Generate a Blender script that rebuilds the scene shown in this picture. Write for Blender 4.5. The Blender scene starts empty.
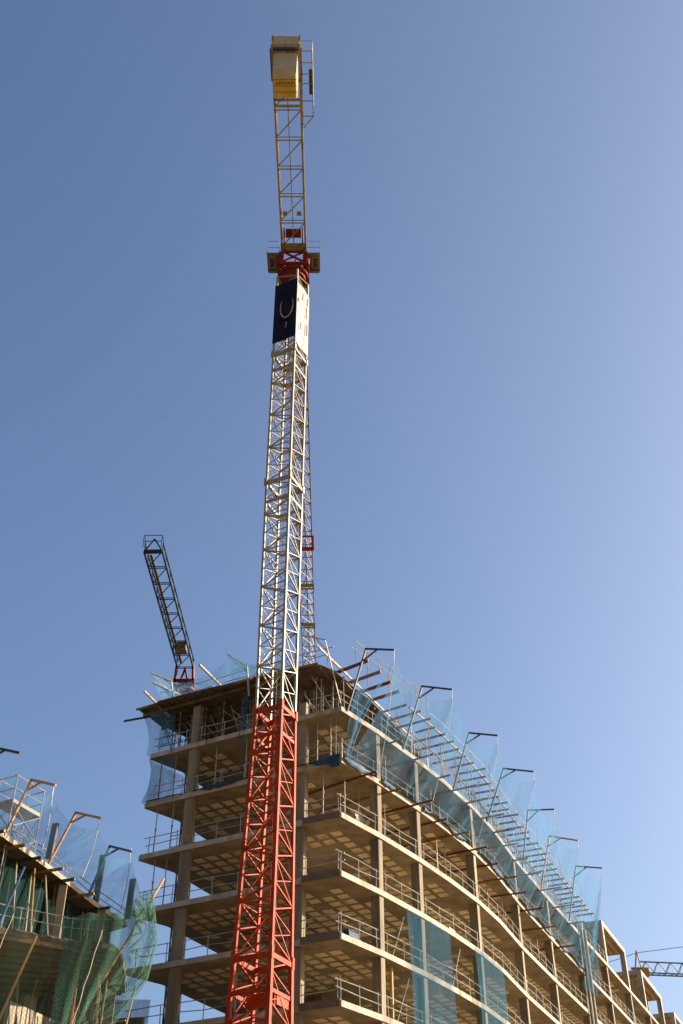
import bpy, math, random
from mathutils import Vector, Matrix, noise as mnoise
random.seed(7)
R = math.radians
scene = bpy.context.scene
col = scene.collection
V = Vector

# ------------------------------------------------------------ materials
def newmat(name):
    m = bpy.data.materials.new(name); m.use_nodes = True
    nt = m.node_tree
    return m, nt, nt.nodes, nt.links, nt.nodes['Principled BSDF']

def surf(name, c1, c2, scale=1.5, rough=.8, metal=0, detail=6, bump=.0, stain=None, stain_scale=.35, streak=False, spec=.3):
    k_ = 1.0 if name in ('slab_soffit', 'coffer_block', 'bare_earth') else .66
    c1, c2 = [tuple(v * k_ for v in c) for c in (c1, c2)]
    if stain: stain = tuple(v * k_ for v in stain)
    m, nt, N, L, b = newmat(name)
    tc = N.new('ShaderNodeTexCoord'); src = tc.outputs['Object']
    if streak:
        mp = N.new('ShaderNodeMapping'); mp.inputs['Scale'].default_value = (1, 1, .18)
        L.new(src, mp.inputs['Vector']); src = mp.outputs['Vector']
    n = N.new('ShaderNodeTexNoise'); n.inputs['Scale'].default_value = scale; n.inputs['Detail'].default_value = detail
    n.inputs['Roughness'].default_value = .65
    L.new(src, n.inputs['Vector'])
    r = N.new('ShaderNodeValToRGB'); r.color_ramp.elements[0].position = .36; r.color_ramp.elements[1].position = .64
    r.color_ramp.elements[0].color = (*c1, 1); r.color_ramp.elements[1].color = (*c2, 1)
    L.new(n.outputs['Fac'], r.inputs['Fac']); out = r.outputs['Color']
    if stain:
        n2 = N.new('ShaderNodeTexNoise'); n2.inputs['Scale'].default_value = stain_scale; n2.inputs['Detail'].default_value = 8
        n2.inputs['Roughness'].default_value = .7
        L.new(src, n2.inputs['Vector'])
        r2 = N.new('ShaderNodeValToRGB'); r2.color_ramp.elements[0].position = .52; r2.color_ramp.elements[1].position = .66
        L.new(n2.outputs['Fac'], r2.inputs['Fac'])
        mx = N.new('ShaderNodeMix'); mx.data_type = 'RGBA'
        L.new(r2.outputs['Color'], mx.inputs['Factor']); L.new(out, mx.inputs['A']); mx.inputs['B'].default_value = (*stain, 1)
        out = mx.outputs['Result']
    L.new(out, b.inputs['Base Color'])
    b.inputs['Roughness'].default_value = rough; b.inputs['Metallic'].default_value = metal
    b.inputs['Specular IOR Level'].default_value = spec
    if bump:
        bp = N.new('ShaderNodeBump'); bp.inputs['Strength'].default_value = bump; bp.inputs['Distance'].default_value = .03
        n3 = N.new('ShaderNodeTexNoise'); n3.inputs['Scale'].default_value = scale * 6; n3.inputs['Detail'].default_value = 4
        L.new(tc.outputs['Object'], n3.inputs['Vector'])
        L.new(n3.outputs['Fac'], bp.inputs['Height']); L.new(bp.outputs['Normal'], b.inputs['Normal'])
    return m

def net_mat(name, c, base, var, cell=None, wire=.3, lo=.55, hi=1.7):
    """knotted net: see-through cloth, denser where it folds"""
    m, nt, N, L, b = newmat(name)
    N.remove(b)
    out = N['Material Output']
    tc = N.new('ShaderNodeTexCoord')
    mp = N.new('ShaderNodeMapping'); mp.inputs['Scale'].default_value = (1.6, 1.6, .22)
    L.new(tc.outputs['Object'], mp.inputs['Vector'])
    n = N.new('ShaderNodeTexNoise'); n.inputs['Scale'].default_value = 1.1; n.inputs['Detail'].default_value = 5
    L.new(mp.outputs['Vector'], n.inputs['Vector'])
    mr = N.new('ShaderNodeMapRange'); mr.inputs['From Min'].default_value = .35; mr.inputs['From Max'].default_value = .7
    mr.inputs['To Min'].default_value = base - var; mr.inputs['To Max'].default_value = base + var
    L.new(n.outputs['Fac'], mr.inputs['Value']); fac = mr.outputs['Result']
    if cell:
        uv = tc.outputs['UV']
        def lines(axis):
            ro = N.new('ShaderNodeMapping'); ro.inputs['Rotation'].default_value = (0, 0, R(38)); L.new(uv, ro.inputs['Vector'])
            sx = N.new('ShaderNodeSeparateXYZ'); L.new(ro.outputs['Vector'], sx.inputs[0])
            mu = N.new('ShaderNodeMath'); mu.operation = 'MULTIPLY'; mu.inputs[1].default_value = 1 / cell
            L.new(sx.outputs[axis], mu.inputs[0])
            fr = N.new('ShaderNodeMath'); fr.operation = 'FRACT'; L.new(mu.outputs[0], fr.inputs[0])
            lt = N.new('ShaderNodeMath'); lt.operation = 'LESS_THAN'; lt.inputs[1].default_value = wire
            L.new(fr.outputs[0], lt.inputs[0]); return lt.outputs[0]
        mxm = N.new('ShaderNodeMath'); mxm.operation = 'MAXIMUM'
        L.new(lines('X'), mxm.inputs[0]); L.new(lines('Y'), mxm.inputs[1])
        mr2 = N.new('ShaderNodeMapRange'); mr2.inputs['To Min'].default_value = lo; mr2.inputs['To Max'].default_value = hi
        L.new(mxm.outputs[0], mr2.inputs['Value'])
        ml = N.new('ShaderNodeMath'); ml.operation = 'MULTIPLY'; ml.use_clamp = True
        L.new(fac, ml.inputs[0]); L.new(mr2.outputs['Result'], ml.inputs[1]); fac = ml.outputs[0]
    tr = N.new('ShaderNodeBsdfTransparent')
    df = N.new('ShaderNodeBsdfDiffuse'); df.inputs['Color'].default_value = (*c, 1)
    tl = N.new('ShaderNodeBsdfTranslucent'); tl.inputs['Color'].default_value = (*c, 1)
    m1 = N.new('ShaderNodeMixShader'); m1.inputs['Fac'].default_value = .45
    L.new(df.outputs[0], m1.inputs[1]); L.new(tl.outputs[0], m1.inputs[2])
    m2 = N.new('ShaderNodeMixShader'); L.new(fac, m2.inputs['Fac'])
    L.new(tr.outputs[0], m2.inputs[1]); L.new(m1.outputs[0], m2.inputs[2])
    L.new(m2.outputs[0], out.inputs['Surface'])
    return m

M = dict(
 concrete=surf('concrete', (.40,.335,.245), (.56,.48,.37), 1.2, .85, bump=.3, stain=(.20,.145,.085), stain_scale=.8, streak=True),
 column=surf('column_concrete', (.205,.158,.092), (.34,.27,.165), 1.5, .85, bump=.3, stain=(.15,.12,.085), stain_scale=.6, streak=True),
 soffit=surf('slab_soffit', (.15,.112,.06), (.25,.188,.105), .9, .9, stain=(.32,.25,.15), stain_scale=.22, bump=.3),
 block=surf('coffer_block', (.52,.39,.21), (.68,.52,.29), 1.3, .9, stain=(.34,.27,.17), stain_scale=.9, bump=.2),
 cream=surf('cream_paint', (.22,.175,.10), (.36,.295,.19), 2.2, .5, stain=(.28,.18,.08), stain_scale=1.5, spec=.5),
 red=surf('red_paint', (.34,.032,.003), (.47,.060,.006), 2.0, .6, stain=(.22,.024,.006), stain_scale=1.8, spec=.12),
 ochre=surf('ochre_paint', (.24,.165,.06), (.35,.25,.095), 2.0, .5, stain=(.12,.08,.04), stain_scale=1.6, spec=.5),
 ballast=surf('ballast_concrete', (.42,.33,.20), (.52,.42,.27), 1.6, .85, stain=(.36,.31,.23)),
 gold=surf('gold_paint', (.50,.30,.045), (.62,.39,.07), 1.6, .6, stain=(.45,.27,.05)),
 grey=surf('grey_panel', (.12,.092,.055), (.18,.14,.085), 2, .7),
 steel=surf('galvanised_steel', (.30,.285,.25), (.48,.45,.39), 3, .5, .3, stain=(.30,.22,.14), stain_scale=2),
 prop=surf('prop_steel', (.36,.30,.22), (.56,.48,.37), 3, .6, .1, stain=(.32,.19,.09), stain_scale=1.2, streak=True),
 orange=surf('orange_paint', (.55,.24,.05), (.66,.32,.08), 3, .6, stain=(.34,.15,.05), stain_scale=2),
 dark=surf('dark_steel', (.035,.04,.045), (.07,.07,.07), 3, .5, .2),
 teal=surf('teal_steel', (.05,.10,.13), (.09,.16,.19), 3, .5, .2),
 bluepaint=surf('blue_paint', (.014,.03,.05), (.03,.05,.08), 3, .7, spec=.1),
 green=surf('green_paint', (.14,.25,.24), (.19,.31,.29), 3, .5),
 deepred=surf('deep_red_paint', (.15,.014,.006), (.24,.022,.008), 3.0, .6, stain=(.06,.015,.01), stain_scale=3, spec=.15),
 rust=surf('rust_red_steel', (.15,.028,.014), (.24,.052,.024), 3, .7, stain=(.16,.06,.03), stain_scale=2.5),
 brown=surf('brown_timber', (.22,.12,.055), (.34,.20,.095), 3, .8, stain=(.18,.10,.05), stain_scale=2.5),
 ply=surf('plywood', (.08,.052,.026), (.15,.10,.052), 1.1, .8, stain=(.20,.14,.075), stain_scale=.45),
 timber=surf('pale_timber', (.38,.30,.20), (.56,.46,.33), 3, .75, stain=(.40,.28,.16), stain_scale=2),
 brick=surf('hollow_pots', (.36,.235,.12), (.48,.33,.18), 3, .9, stain=(.36,.24,.13)),
 navy=surf('navy_banner', (.010,.011,.028), (.022,.022,.045), 1.2, .95, spec=.05),
 white=surf('white_banner', (.24,.225,.195), (.40,.38,.34), 1.6, .6),
 rope=surf('white_rope', (.62,.62,.60), (.74,.74,.72), 5, .8),
 blue_tarp=surf('blue_tarp', (.006,.032,.07), (.012,.07,.13), 2.5, .7, stain=(.025,.11,.17), stain_scale=1.6),
 bluepole=surf('blue_pole', (.02,.06,.17), (.04,.10,.24), 3, .5),
 dirt=surf('bare_earth', (.21,.155,.085), (.29,.22,.125), .08, .95, stain=(.30,.23,.14), stain_scale=.03),
 net=net_mat('blue_net', (.12,.30,.46), .30, .12, cell=.14, wire=.4, lo=.84, hi=1.2),
 netdark=net_mat('deep_blue_net', (.045,.15,.23), .38, .12, cell=.14, wire=.4, lo=.8, hi=1.25),
 netgreen=net_mat('green_net', (.07,.15,.105), .60, .18, cell=.12, wire=.30, lo=.75, hi=1.3),
 netfine=net_mat('fine_dark_net', (.05,.09,.06), .24, .06, cell=.12, wire=.28),
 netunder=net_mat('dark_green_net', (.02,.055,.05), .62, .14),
)

# ------------------------------------------------------------ mesh helpers
class MB:
    def __init__(s): s.v = []; s.f = []; s.mi = []; s.uv = None
    def add(s, vs, fs, mi=0):
        o = len(s.v); s.v += [tuple(p) for p in vs]
        for f in fs: s.f.append([i + o for i in f]); s.mi.append(mi)
        return s
    def bar(s, p, q, w=.08, h=None, up=(0,0,1), mi=0, ext=0):
        p, q = V(p), V(q); h = h or w
        d = (q - p)
        if d.length < 1e-6: return s
        d.normalize(); p = p - d * ext; q = q + d * ext
        u = V(up)
        if abs(d.dot(u)) > .97: u = V((0.41, 0.91, 0))
        a = d.cross(u).normalized(); b = a.cross(d).normalized()
        vs = []
        for c in (p, q):
            for i, j in ((-1,-1),(1,-1),(1,1),(-1,1)): vs.append(c + a * i * w / 2 + b * j * h / 2)
        return s.add(vs, [(0,3,2,1),(4,5,6,7),(0,1,5,4),(1,2,6,5),(2,3,7,6),(3,0,4,7)], mi)
    def tube(s, p, q, r=.03, n=6, r2=None, mi=0):
        p, q = V(p), V(q); r2 = r if r2 is None else r2
        d = q - p
        if d.length < 1e-6: return s
        d.normalize(); u = V((0,0,1)) if abs(d.z) < .95 else V((1,0,0))
        a = d.cross(u).normalized(); b = a.cross(d)
        vs = []
        for c, rr in ((p, r), (q, r2)):
            for k in range(n):
                t = 2 * math.pi * k / n; vs.append(c + a * math.cos(t) * rr + b * math.sin(t) * rr)
        fs = [(k, (k+1) % n, n + (k+1) % n, n + k) for k in range(n)] + [tuple(range(n))[::-1], tuple(range(n, 2*n))]
        return s.add(vs, fs, mi)
    def path(s, pts, r=.03, n=5):
        for a, b in zip(pts, pts[1:]): s.tube(a, b, r, n)
        return s
    def prism(s, poly, z0, z1, mi=0, mi_bottom=None):
        # poly counter-clockwise
        A = sum(poly[i][0]*poly[(i+1)%len(poly)][1]-poly[(i+1)%len(poly)][0]*poly[i][1] for i in range(len(poly)))
        if A < 0: poly = poly[::-1]
        n = len(poly)
        vs = [(x, y, z0) for x, y in poly] + [(x, y, z1) for x, y in poly]
        o = len(s.v)
        s.add(vs, [tuple(range(n, 2*n))] + [(k, (k+1) % n, n + (k+1) % n, n + k) for k in range(n)], mi)
        s.f.append([o + i for i in range(n)][::-1]); s.mi.append(mi if mi_bottom is None else mi_bottom)
        return s
    def grid(s, rows):
        """rows: list of equal-length point lists; uv in metres"""
        nr, nc = len(rows), len(rows[0]); o = len(s.v)
        if s.uv is None: s.uv = {}
        for i, r in enumerate(rows):
            acc = 0
            for j, p in enumerate(r):
                if j: acc += (V(p) - V(r[j-1])).length
                s.uv[o + i * nc + j] = (acc, p[2])
                s.v.append(tuple(p))
        for i in range(nr - 1):
            for j in range(nc - 1):
                s.f.append([o + i*nc + j, o + i*nc + j + 1, o + (i+1)*nc + j + 1, o + (i+1)*nc + j]); s.mi.append(0)
        return s
    def build(s, name, mats, parent=None, smooth=False):
        me = bpy.data.meshes.new(name); me.from_pydata(s.v, [], s.f); me.update()
        if not isinstance(mats, (list, tuple)): mats = [mats]
        for m in mats: me.materials.append(M[m] if isinstance(m, str) else m)
        for p, i in zip(me.polygons, s.mi): p.material_index = i; p.use_smooth = smooth
        if s.uv:
            ul = me.uv_layers.new(name='UVMap')
            for lp in me.loops: ul.data[lp.index].uv = s.uv.get(lp.vertex_index, (0, 0))
        o = bpy.data.objects.new(name, me); col.objects.link(o)
        if parent is not None:
            o.parent = parent; o.matrix_parent_inverse = Matrix.Translation(parent.location).inverted()
        return o

def tag(o, label=None, cat=None, group=None, kind=None):
    if label: o['label'] = label
    if cat: o['category'] = cat
    if group: o['group'] = group
    if kind: o['kind'] = kind
    return o
def thing(name, loc, label, cat, group=None):
    o = bpy.data.objects.new(name, None); col.objects.link(o); o.location = loc; o.empty_display_size = .2
    return tag(o, label, cat, group)
ORD = ['first','second','third','fourth','fifth','sixth','seventh','eighth','ninth','tenth','eleventh','twelfth','thirteenth','fourteenth','fifteenth','sixteenth','seventeenth','eighteenth','nineteenth','twentieth']
for t in ('first','second','third','fourth','fifth','sixth','seventh','eighth','ninth'): ORD.append('twenty-' + t)
ORD.append('thirtieth')
for t in ('first','second','third','fourth','fifth','sixth','seventh','eighth','ninth'): ORD.append('thirty-' + t)
ORD += ['fortieth','forty-first','forty-second','forty-third','forty-fourth']
def lerp(a, b, t): return a + (b - a) * t

# ------------------------------------------------------------ world, sun, camera
SUN_AZ, SUN_EL = 73, 21
w = bpy.data.worlds.new('World'); scene.world = w; w.use_nodes = True
nt = w.node_tree; bg = nt.nodes['Background']
sky = nt.nodes.new('ShaderNodeTexSky'); sky.sky_type = 'NISHITA'; sky.sun_disc = False
sky.sun_elevation = R(SUN_EL); sky.sun_rotation = R(SUN_AZ)
sky.air_density = .86; sky.dust_density = 5.0; sky.ozone_density = 3.8; sky.altitude = 0
nt.links.new(sky.outputs[0], bg.inputs['Color']); bg.inputs['Strength'].default_value = .08
sd = V((math.sin(R(SUN_AZ)) * math.cos(R(SUN_EL)), math.cos(R(SUN_AZ)) * math.cos(R(SUN_EL)), math.sin(R(SUN_EL))))
sl = bpy.data.lights.new('sun', 'SUN'); sl.energy = 5.0; sl.angle = R(.5); sl.color = (1.0, .86, .68)
so = bpy.data.objects.new('sun', sl); col.objects.link(so); so.rotation_euler = sd.to_track_quat('Z', 'Y').to_euler()
so.location = (60, 0, 60)
cam = bpy.data.cameras.new('camera'); co = bpy.data.objects.new('camera', cam); col.objects.link(co); scene.camera = co
co.location = (0, 0, 1.6); co.rotation_euler = (R(90 + 38.3), 0, 0)
cam.sensor_fit = 'VERTICAL'; cam.sensor_height = 36; cam.sensor_width = 24; cam.lens = 1113 / 1024 * 36
cam.clip_start = .1; cam.clip_end = 6000
scene.view_settings.view_transform = 'Standard'; scene.view_settings.look = 'None'
scene.view_settings.exposure = 1.56; scene.view_settings.gamma = 1
scene.cycles.max_bounces = 10; scene.cycles.diffuse_bounces = 5; scene.cycles.transparent_max_bounces = 24
scene.cycles.use_denoising = True

# ------------------------------------------------------------ ground
g = MB(); S = 2500
g.add([(-S,-S,0),(S,-S,0),(S,S,0),(-S,S,0)], [(0,1,2,3)])
tag(g.build('ground', 'dirt'), 'dusty bare earth of the building site', None, None, 'structure')

# ------------------------------------------------------------ main building geometry
FP = [(0,53.6),(2.1,56.4),(4.4,59.85),(6.2,62.8),(8.2,66.4),(9.85,69.9),(12.0,75.3),(15.4,83.0),(19.3,91.6),(23.0,99.7),(26.8,108.2),(30.3,116),(34,124.5),(38,133.4),(42,142.4)]
FP = [V((a, b, 0)) for a, b in FP]
CS = [0]
for a, b in zip(FP, FP[1:]): CS.append(CS[-1] + (b - a).length)
def FA(s, off=0, z=0):
    """point on the long facade at arc length s, moved outwards by off, at height z"""
    i = 0
    while i < len(CS) - 2 and s > CS[i+1]: i += 1
    t = (s - CS[i]) / (CS[i+1] - CS[i]); p = FP[i].lerp(FP[i+1], t)
    # smooth direction
    def dirat(k): k = max(0, min(len(FP)-2, k)); return (FP[k+1] - FP[k]).normalized()
    d = dirat(i)
    d = (dirat(i-1) * max(0, .5 - t) + d * 1 + dirat(i+1) * max(0, t - .5)).normalized()
    n = V((d.y, -d.x, 0))
    return V((p.x + n.x * off, p.y + n.y * off, z))
def FD(s):
    a, b = FA(s - .2), FA(s + .2); return (b - a).normalized()
LP = [V((0,53.6,0)), V((-2.2,54.7,0)), V((-5,56.15,0)), V((-8,57.75,0)), V((-11,59.35,0))]
LC = [0]
for a, b in zip(LP, LP[1:]): LC.append(LC[-1] + (b - a).length)
def LA(s, off=0, z=0):
    i = 0
    while i < len(LC) - 2 and s > LC[i+1]: i += 1
    t = (s - LC[i]) / (LC[i+1] - LC[i]); p = LP[i].lerp(LP[i+1], t)
    d = (LP[i+1] - LP[i]).normalized(); n = V((-abs(d.y), -abs(d.x), 0))
    return V((p.x + n.x * off, p.y + n.y * off, z))
LEVEL = {k: 33.6 - 3 * k for k in range(0, 12)}     # top of slab k (k=1 is the topmost cast slab)
TH = .28
back = [FA(s, -13.2) for s in (10, 22, 30, 40, 50, 60, 70, 80, 90, CS[-1])]
outline = [(p.x, p.y) for p in FP] + [(p.x, p.y) for p in back[::-1]] + [(-8.15, 63.8), (-9.4, 61.2), (-10.6, 60.0), (-11.1, 59.5)] + [(p.x, p.y) for p in LP[::-1][:-1]]
# remove possible fold between back[0] and the left end
outline = [p for p in outline if not (p[1] < 64 and p[1] > 63.9)]
def inside(poly, x, y):
    c = False; n = len(poly)
    for i in range(n):
        x1, y1 = poly[i]; x2, y2 = poly[(i+1) % n]
        if (y1 > y) != (y2 > y) and x < (x2-x1)*(y-y1)/(y2-y1)+x1: c = not c
    return c
def edge_dist(poly, x, y):
    p = V((x, y)); m = 1e9
    for i in range(len(poly)):
        a, b = V(poly[i]), V(poly[(i+1) % len(poly)]); d = b - a
        t = max(0, min(1, (p - a).dot(d) / max(d.length_squared, 1e-9))); m = min(m, (p - a - d * t).length)
    return m
bld = thing('concrete_building', (0, 53.6, 0), 'long unfinished concrete frame with bare floors, coffered ceilings and a curved sunlit side', 'building')
colspots = [FA(CS[i], -.34) for i in (1, 2, 4, 6, 7, 8, 9, 10, 11, 12, 13)]
cang = [math.atan2(FD(CS[i]).y, FD(CS[i]).x) for i in (1, 2, 4, 6, 7, 8, 9, 10, 11, 12, 13)]
inner = []
for i in (2, 4, 6, 7, 8, 9, 10, 11, 12, 13):
    inner.append((FA(CS[i], -6.6), FA(CS[i], -12.6)))
def column(p, ang, wx, wy, z0, z1, name='column', mat='column', parent=bld):
    m = MB(); ca, sa = math.cos(ang), math.sin(ang)
    ch = .03
    poly = []
    for i, j in ((-1,-1),(1,-1),(1,1),(-1,1)):
        for (a, b) in (((i*(wx/2-ch)), j*wy/2), (i*wx/2, j*(wy/2-ch))) if i*j < 0 else ((i*wx/2, j*(wy/2-ch)), (i*(wx/2-ch), j*wy/2)):
            poly.append((a, b))
    # sort around centre
    poly.sort(key=lambda q: math.atan2(q[1], q[0]))
    m.prism([(p.x + a*ca - b*sa, p.y + a*sa + b*ca) for a, b in poly], z0, z1)
    return m.build(name, mat, parent)
ZT = LEVEL[1] - TH - .003
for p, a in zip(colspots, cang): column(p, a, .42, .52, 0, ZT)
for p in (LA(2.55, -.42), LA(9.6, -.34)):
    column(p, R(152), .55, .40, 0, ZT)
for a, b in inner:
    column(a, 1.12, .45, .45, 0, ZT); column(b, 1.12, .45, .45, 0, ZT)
for x, y in ((-1.2, 63.8),): column(V((x, y, 0)), 1.12, .45, .45, 0, ZT)
# stair core wall, deep inside
m = MB(); 
for z in range(1, 11):
    pass
allcols = [(p.x, p.y) for p in colspots] + [(q.x, q.y) for ab in inner for q in ab] + [(-6.2,62.0),(-1.2,63.8)] + [(LA(2.55).x, LA(2.55).y), (LA(9.6).x, LA(9.6).y)]
du, dv = V((.43, .903)), V((-.893, .45))
for k in range(1, 11):
    z = LEVEL[k]
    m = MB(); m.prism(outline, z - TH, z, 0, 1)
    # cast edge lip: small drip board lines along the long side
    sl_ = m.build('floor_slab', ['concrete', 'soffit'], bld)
    if k > 8: continue
    rnd = random.Random(k * 13 + 1)
    cb = MB()
    for iu in range(-20, 125):
        for iv in range(-6, 24):
            c = V((0, 53.6)) + du * (iu * .84 + .1) + dv * (iv * .84 + .3)
            if c.y > 128 or not inside(outline, c.x, c.y): continue
            ed = edge_dist(outline, c.x, c.y)
            if ed < 1.05: continue
            if any((V(q) - c).length < .95 for q in allcols): continue
            # solid strip along every column line
            s_ = iu % 11
            if iu > 6 and s_ in (0,) : continue
            if rnd.random() < .05 or mnoise.noise(V((c.x * .16, c.y * .16, k * 3.7))) > .36: continue
            a, b = .285, .28
            j = lambda: rnd.uniform(-.018, .018)
            q = [c + du*(-a+j()) + dv*(-b+j()), c + du*(a+j()) + dv*(-b+j()), c + du*(a+j()) + dv*(b+j()), c + du*(-a+j()) + dv*(b+j())]
            zz = z - TH - .012
            cb.add([(p.x, p.y, zz) for p in q] + [(p.x, p.y, zz + .011) for p in q], [(3,2,1,0),(0,1,5,4),(1,2,6,5),(2,3,7,6),(3,0,4,7)])
    cb.build('coffer_blocks', 'block', sl_)

# ------------------------------------------------------------ guard rails
def railing(pts, label, z, group, h=1.0, cat='guard rail', mat='steel', lean=0.0):
    """pts: list of plan points (post feet)"""
    t = thing('guard_rail', (pts[0].x, pts[0].y, z), label, cat, group)
    rn = random.Random(int(pts[0].x * 97 + z * 31))
    tops = []
    for p in pts:
        q = V((p.x, p.y, z)); tp = V((p.x + rn.uniform(-.05,.05), p.y + rn.uniform(-.05,.05), z + h))
        MB().tube(q - V((0,0,.12)), tp, .026, 6).build('post', mat, t); tops.append((q, tp))
    for f in (.5, .95):
        m = MB(); off = [rn.uniform(-.05, .05) for _ in tops]
        pp = [a.lerp(b, f) + V((0, 0, o)) for (a, b), o in zip(tops, off)]
        d0 = (pp[1] - pp[0]).normalized() * rn.uniform(.1, .45); d1 = (pp[-1] - pp[-2]).normalized() * rn.uniform(.1, .4)
        pp = [pp[0] - d0] + pp[1:-1] + [pp[-1] + d1]
        m.path(pp, .024).build('rail', mat, t)
    return t
bays = [0] + [CS[i] for i in (1, 2, 4, 6, 7, 8, 9, 10, 11)]
BAYN = ['between the corner and the first facade column'] + ['between the %s and %s facade columns' % (ORD[i], ORD[i+1]) for i in range(8)]
LVN = {1: 'topmost cast slab', 2: 'second slab from top', 3: 'third slab from top', 4: 'fourth slab from top', 5: 'fifth slab from top', 6: 'sixth slab from top', 7: 'seventh slab from top'}
for k in range(1, 8):
    for b in range(len(bays) - 1):
        if (k == 1 and b > 6) or (k >= 5 and b > 5) or (k >= 6 and b > 3) or (k == 7 and b > 1): continue
        s0, s1 = bays[b] + .45, bays[b+1] - .45
        if b == 0: s0 = .08
        n = max(2, int(round((s1 - s0) / 1.75)) + 1)
        railing([FA(lerp(s0, s1, i/(n-1)), -.10) for i in range(n)], 'grey pipe rail on %s, sunlit side, %s bay from the corner' % (LVN[k], ORD[b]), LEVEL[k], 'guard rails along the open floor edges')
    for b, (s0, s1, nm) in enumerate(((.25, 2.1, 'between crane mast and corner'), (3.0, 9.1, 'left of the red mast'), (10.1, 12.0, 'out at the left tip'))):
        n = 2 if b != 1 else 5
        railing([LA(lerp(s0, s1, i/(n-1)), -.12) for i in range(n)], 'grey pipe rail on %s, shaded side, %s' % (LVN[k], nm), LEVEL[k], 'guard rails along the open floor edges')
# rails at the rear of the left end, seen against the sky
for k in range(1, 6):
    a, b = V((-9.3, 61.4, 0)), V((-6.2, 66.2, 0))
    railing([a.lerp(b, i/3) for i in range(4)], 'dark pipe rail against the sky at the back of %s' % LVN[k], LEVEL[k], 'guard rails along the open floor edges', mat='dark')

# ------------------------------------------------------------ steel props
def prop_mb(h, r=.03):
    m = MB(); m.tube((0,0,0), (0,0,h*.55), r*1.25, 6); m.tube((0,0,h*.55), (0,0,h), r, 6)
    m.tube((0,0,h*.53), (0,0,h*.57), r*2.0, 6)
    m.bar((0,0,0), (0,0,.012), .14, .14); m.bar((0,0,h-.012), (0,0,h), .14, .14)
    return m
PH = 3 - TH - .006
_cache = {}
def prop(p, zb, label, mat='prop', h=PH, r=.03, tilt=0, group='steel props standing under the slabs'):
    key = (mat, round(h, 2), r)
    if key not in _cache:
        o = prop_mb(h, r).build('steel_prop', mat); _cache[key] = o
    else:
        o = _cache[key].copy(); col.objects.link(o)
    o.location = (p.x, p.y, zb + .003); o.rotation_euler = (0, 0, random.uniform(0, 3)) if not tilt else (R(random.uniform(-tilt, tilt)), R(random.uniform(-tilt, tilt)), 0)
    return tag(o, label, 'steel prop', group)
cnt = 0
# storeys between slab k (above) and k+1 (below)
STN = {0: 'under the plywood deck', 1: 'in the top full storey', 2: 'in the second storey down', 3: 'in the third storey down'}
plan = []
for s in (.5, 1.5, 2.5, 5.3, 6.6, 9.0, 10.7, 12.6, 14.4, 17.5, 19.8, 22.2, 26.6, 29.4, 32.0, 36.0, 39.0, 45.5):
    plan.append((1, FA(s, -.75 - (cnt % 3) * .35), 'prop', s)); cnt += 1
for s in (1.2, 2.9, 5.0, 9.2, 11.0, 12.8, 16.8, 20.3, 22.9, 28.3, 31.4, 37.2, 40.1, 46.6):
    plan.append((2, FA(s, -.7 - (cnt % 2) * .3), 'orange' if cnt % 3 == 1 else 'prop', s)); cnt += 1
for i, (k, p, mt, s) in enumerate(plan):
    n_ = len([1 for q in plan[:i] if q[0] == k])
    prop(p, LEVEL[k+1], '%s prop %s, %s from corner, sunlit side' % ('orange' if mt == 'orange' else 'thin grey', STN[k], ORD[n_]), mt)
for i, s in enumerate((.9, 1.7, 4.4, 6.2, 8.2, 11.0, 12.0)):
    prop(LA(s, -.5), LEVEL[2], 'thin grey prop in the top full storey, shaded side, %s from corner' % ORD[i])
for i, s in enumerate((1.3, 4.9, 10.8, 11.9)):
    prop(LA(s, -.45), LEVEL[3], 'thin grey prop in the second storey down, shaded side, %s from corner' % ORD[i])
for i, s in enumerate((10.9, 11.7)):
    prop(LA(s, -.45), LEVEL[4], '%s thin steel prop near the bare left tip of the third storey down' % ('nearer' if i == 0 else 'outer'))
prop(LA(6.5, -1.2), LEVEL[6], 'pale steel prop standing alone left of the red mast, low in the frame', h=2.2, r=.045)
p_ = FA(5.0, -.55)
tag(MB().tube((p_.x, p_.y, LEVEL[6] + .003), (p_.x, p_.y, LEVEL[5] - TH - .003), .10, 10).build('downpipe', 'gold'), 'thick yellow-cream vertical pipe beside the first facade column', 'pipe')

# ------------------------------------------------------------ plywood roof deck (level 0)
DZ = 33.35
deck_poly = [(-12.04, 59.25), (-10.56, 58.1), (-9.26, 57.4), (-7.58, 56.6), (-5.1, 55.6), (-2.33, 54.3), (-1.2, 54.0), (-.35, 54.7), (1.77, 58.2), (4.05, 62.7), (5.2, 65.4), (-5.5, 69.5), (-8.4, 64.2), (-10.9, 61.2)]
dk = thing('formwork_deck', (-4, 57, DZ), 'brown plywood formwork deck propped up over the top storey corner', 'formwork deck')
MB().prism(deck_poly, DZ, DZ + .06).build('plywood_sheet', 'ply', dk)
m = MB()
for i in range(-4, 26):
    # joists running back from the shaded side
    a = V((-1.24, 52.6)) + V((-.86, .51)) * (i * .62)
    pts = []
    d = V((.42, .907))
    for t in range(0, 160):
        q = a + d * (t * .1 - 2)
        if inside(deck_poly, q.x, q.y): pts.append(q)
    if len(pts) > 4: m.bar((pts[0].x, pts[0].y, DZ - .065), (pts[-1].x, pts[-1].y, DZ - .065), .07, .12)
m.build('joists', 'ply', dk)
m = MB()
for i in range(0, 7):
    a = V((-1.0, 53.4)) + V((.42, .907)) * (i * 1.9 + .3)
    pts = []
    d = V((-.88, .47))
    for t in range(-60, 160):
        q = a + d * (t * .1)
        if inside(deck_poly, q.x, q.y): pts.append(q)
    if len(pts) > 4: m.bar((pts[0].x, pts[0].y, DZ - .215), (pts[-1].x, pts[-1].y, DZ - .215), .09, .16)
m.build('bearers', 'ply', dk)
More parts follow.
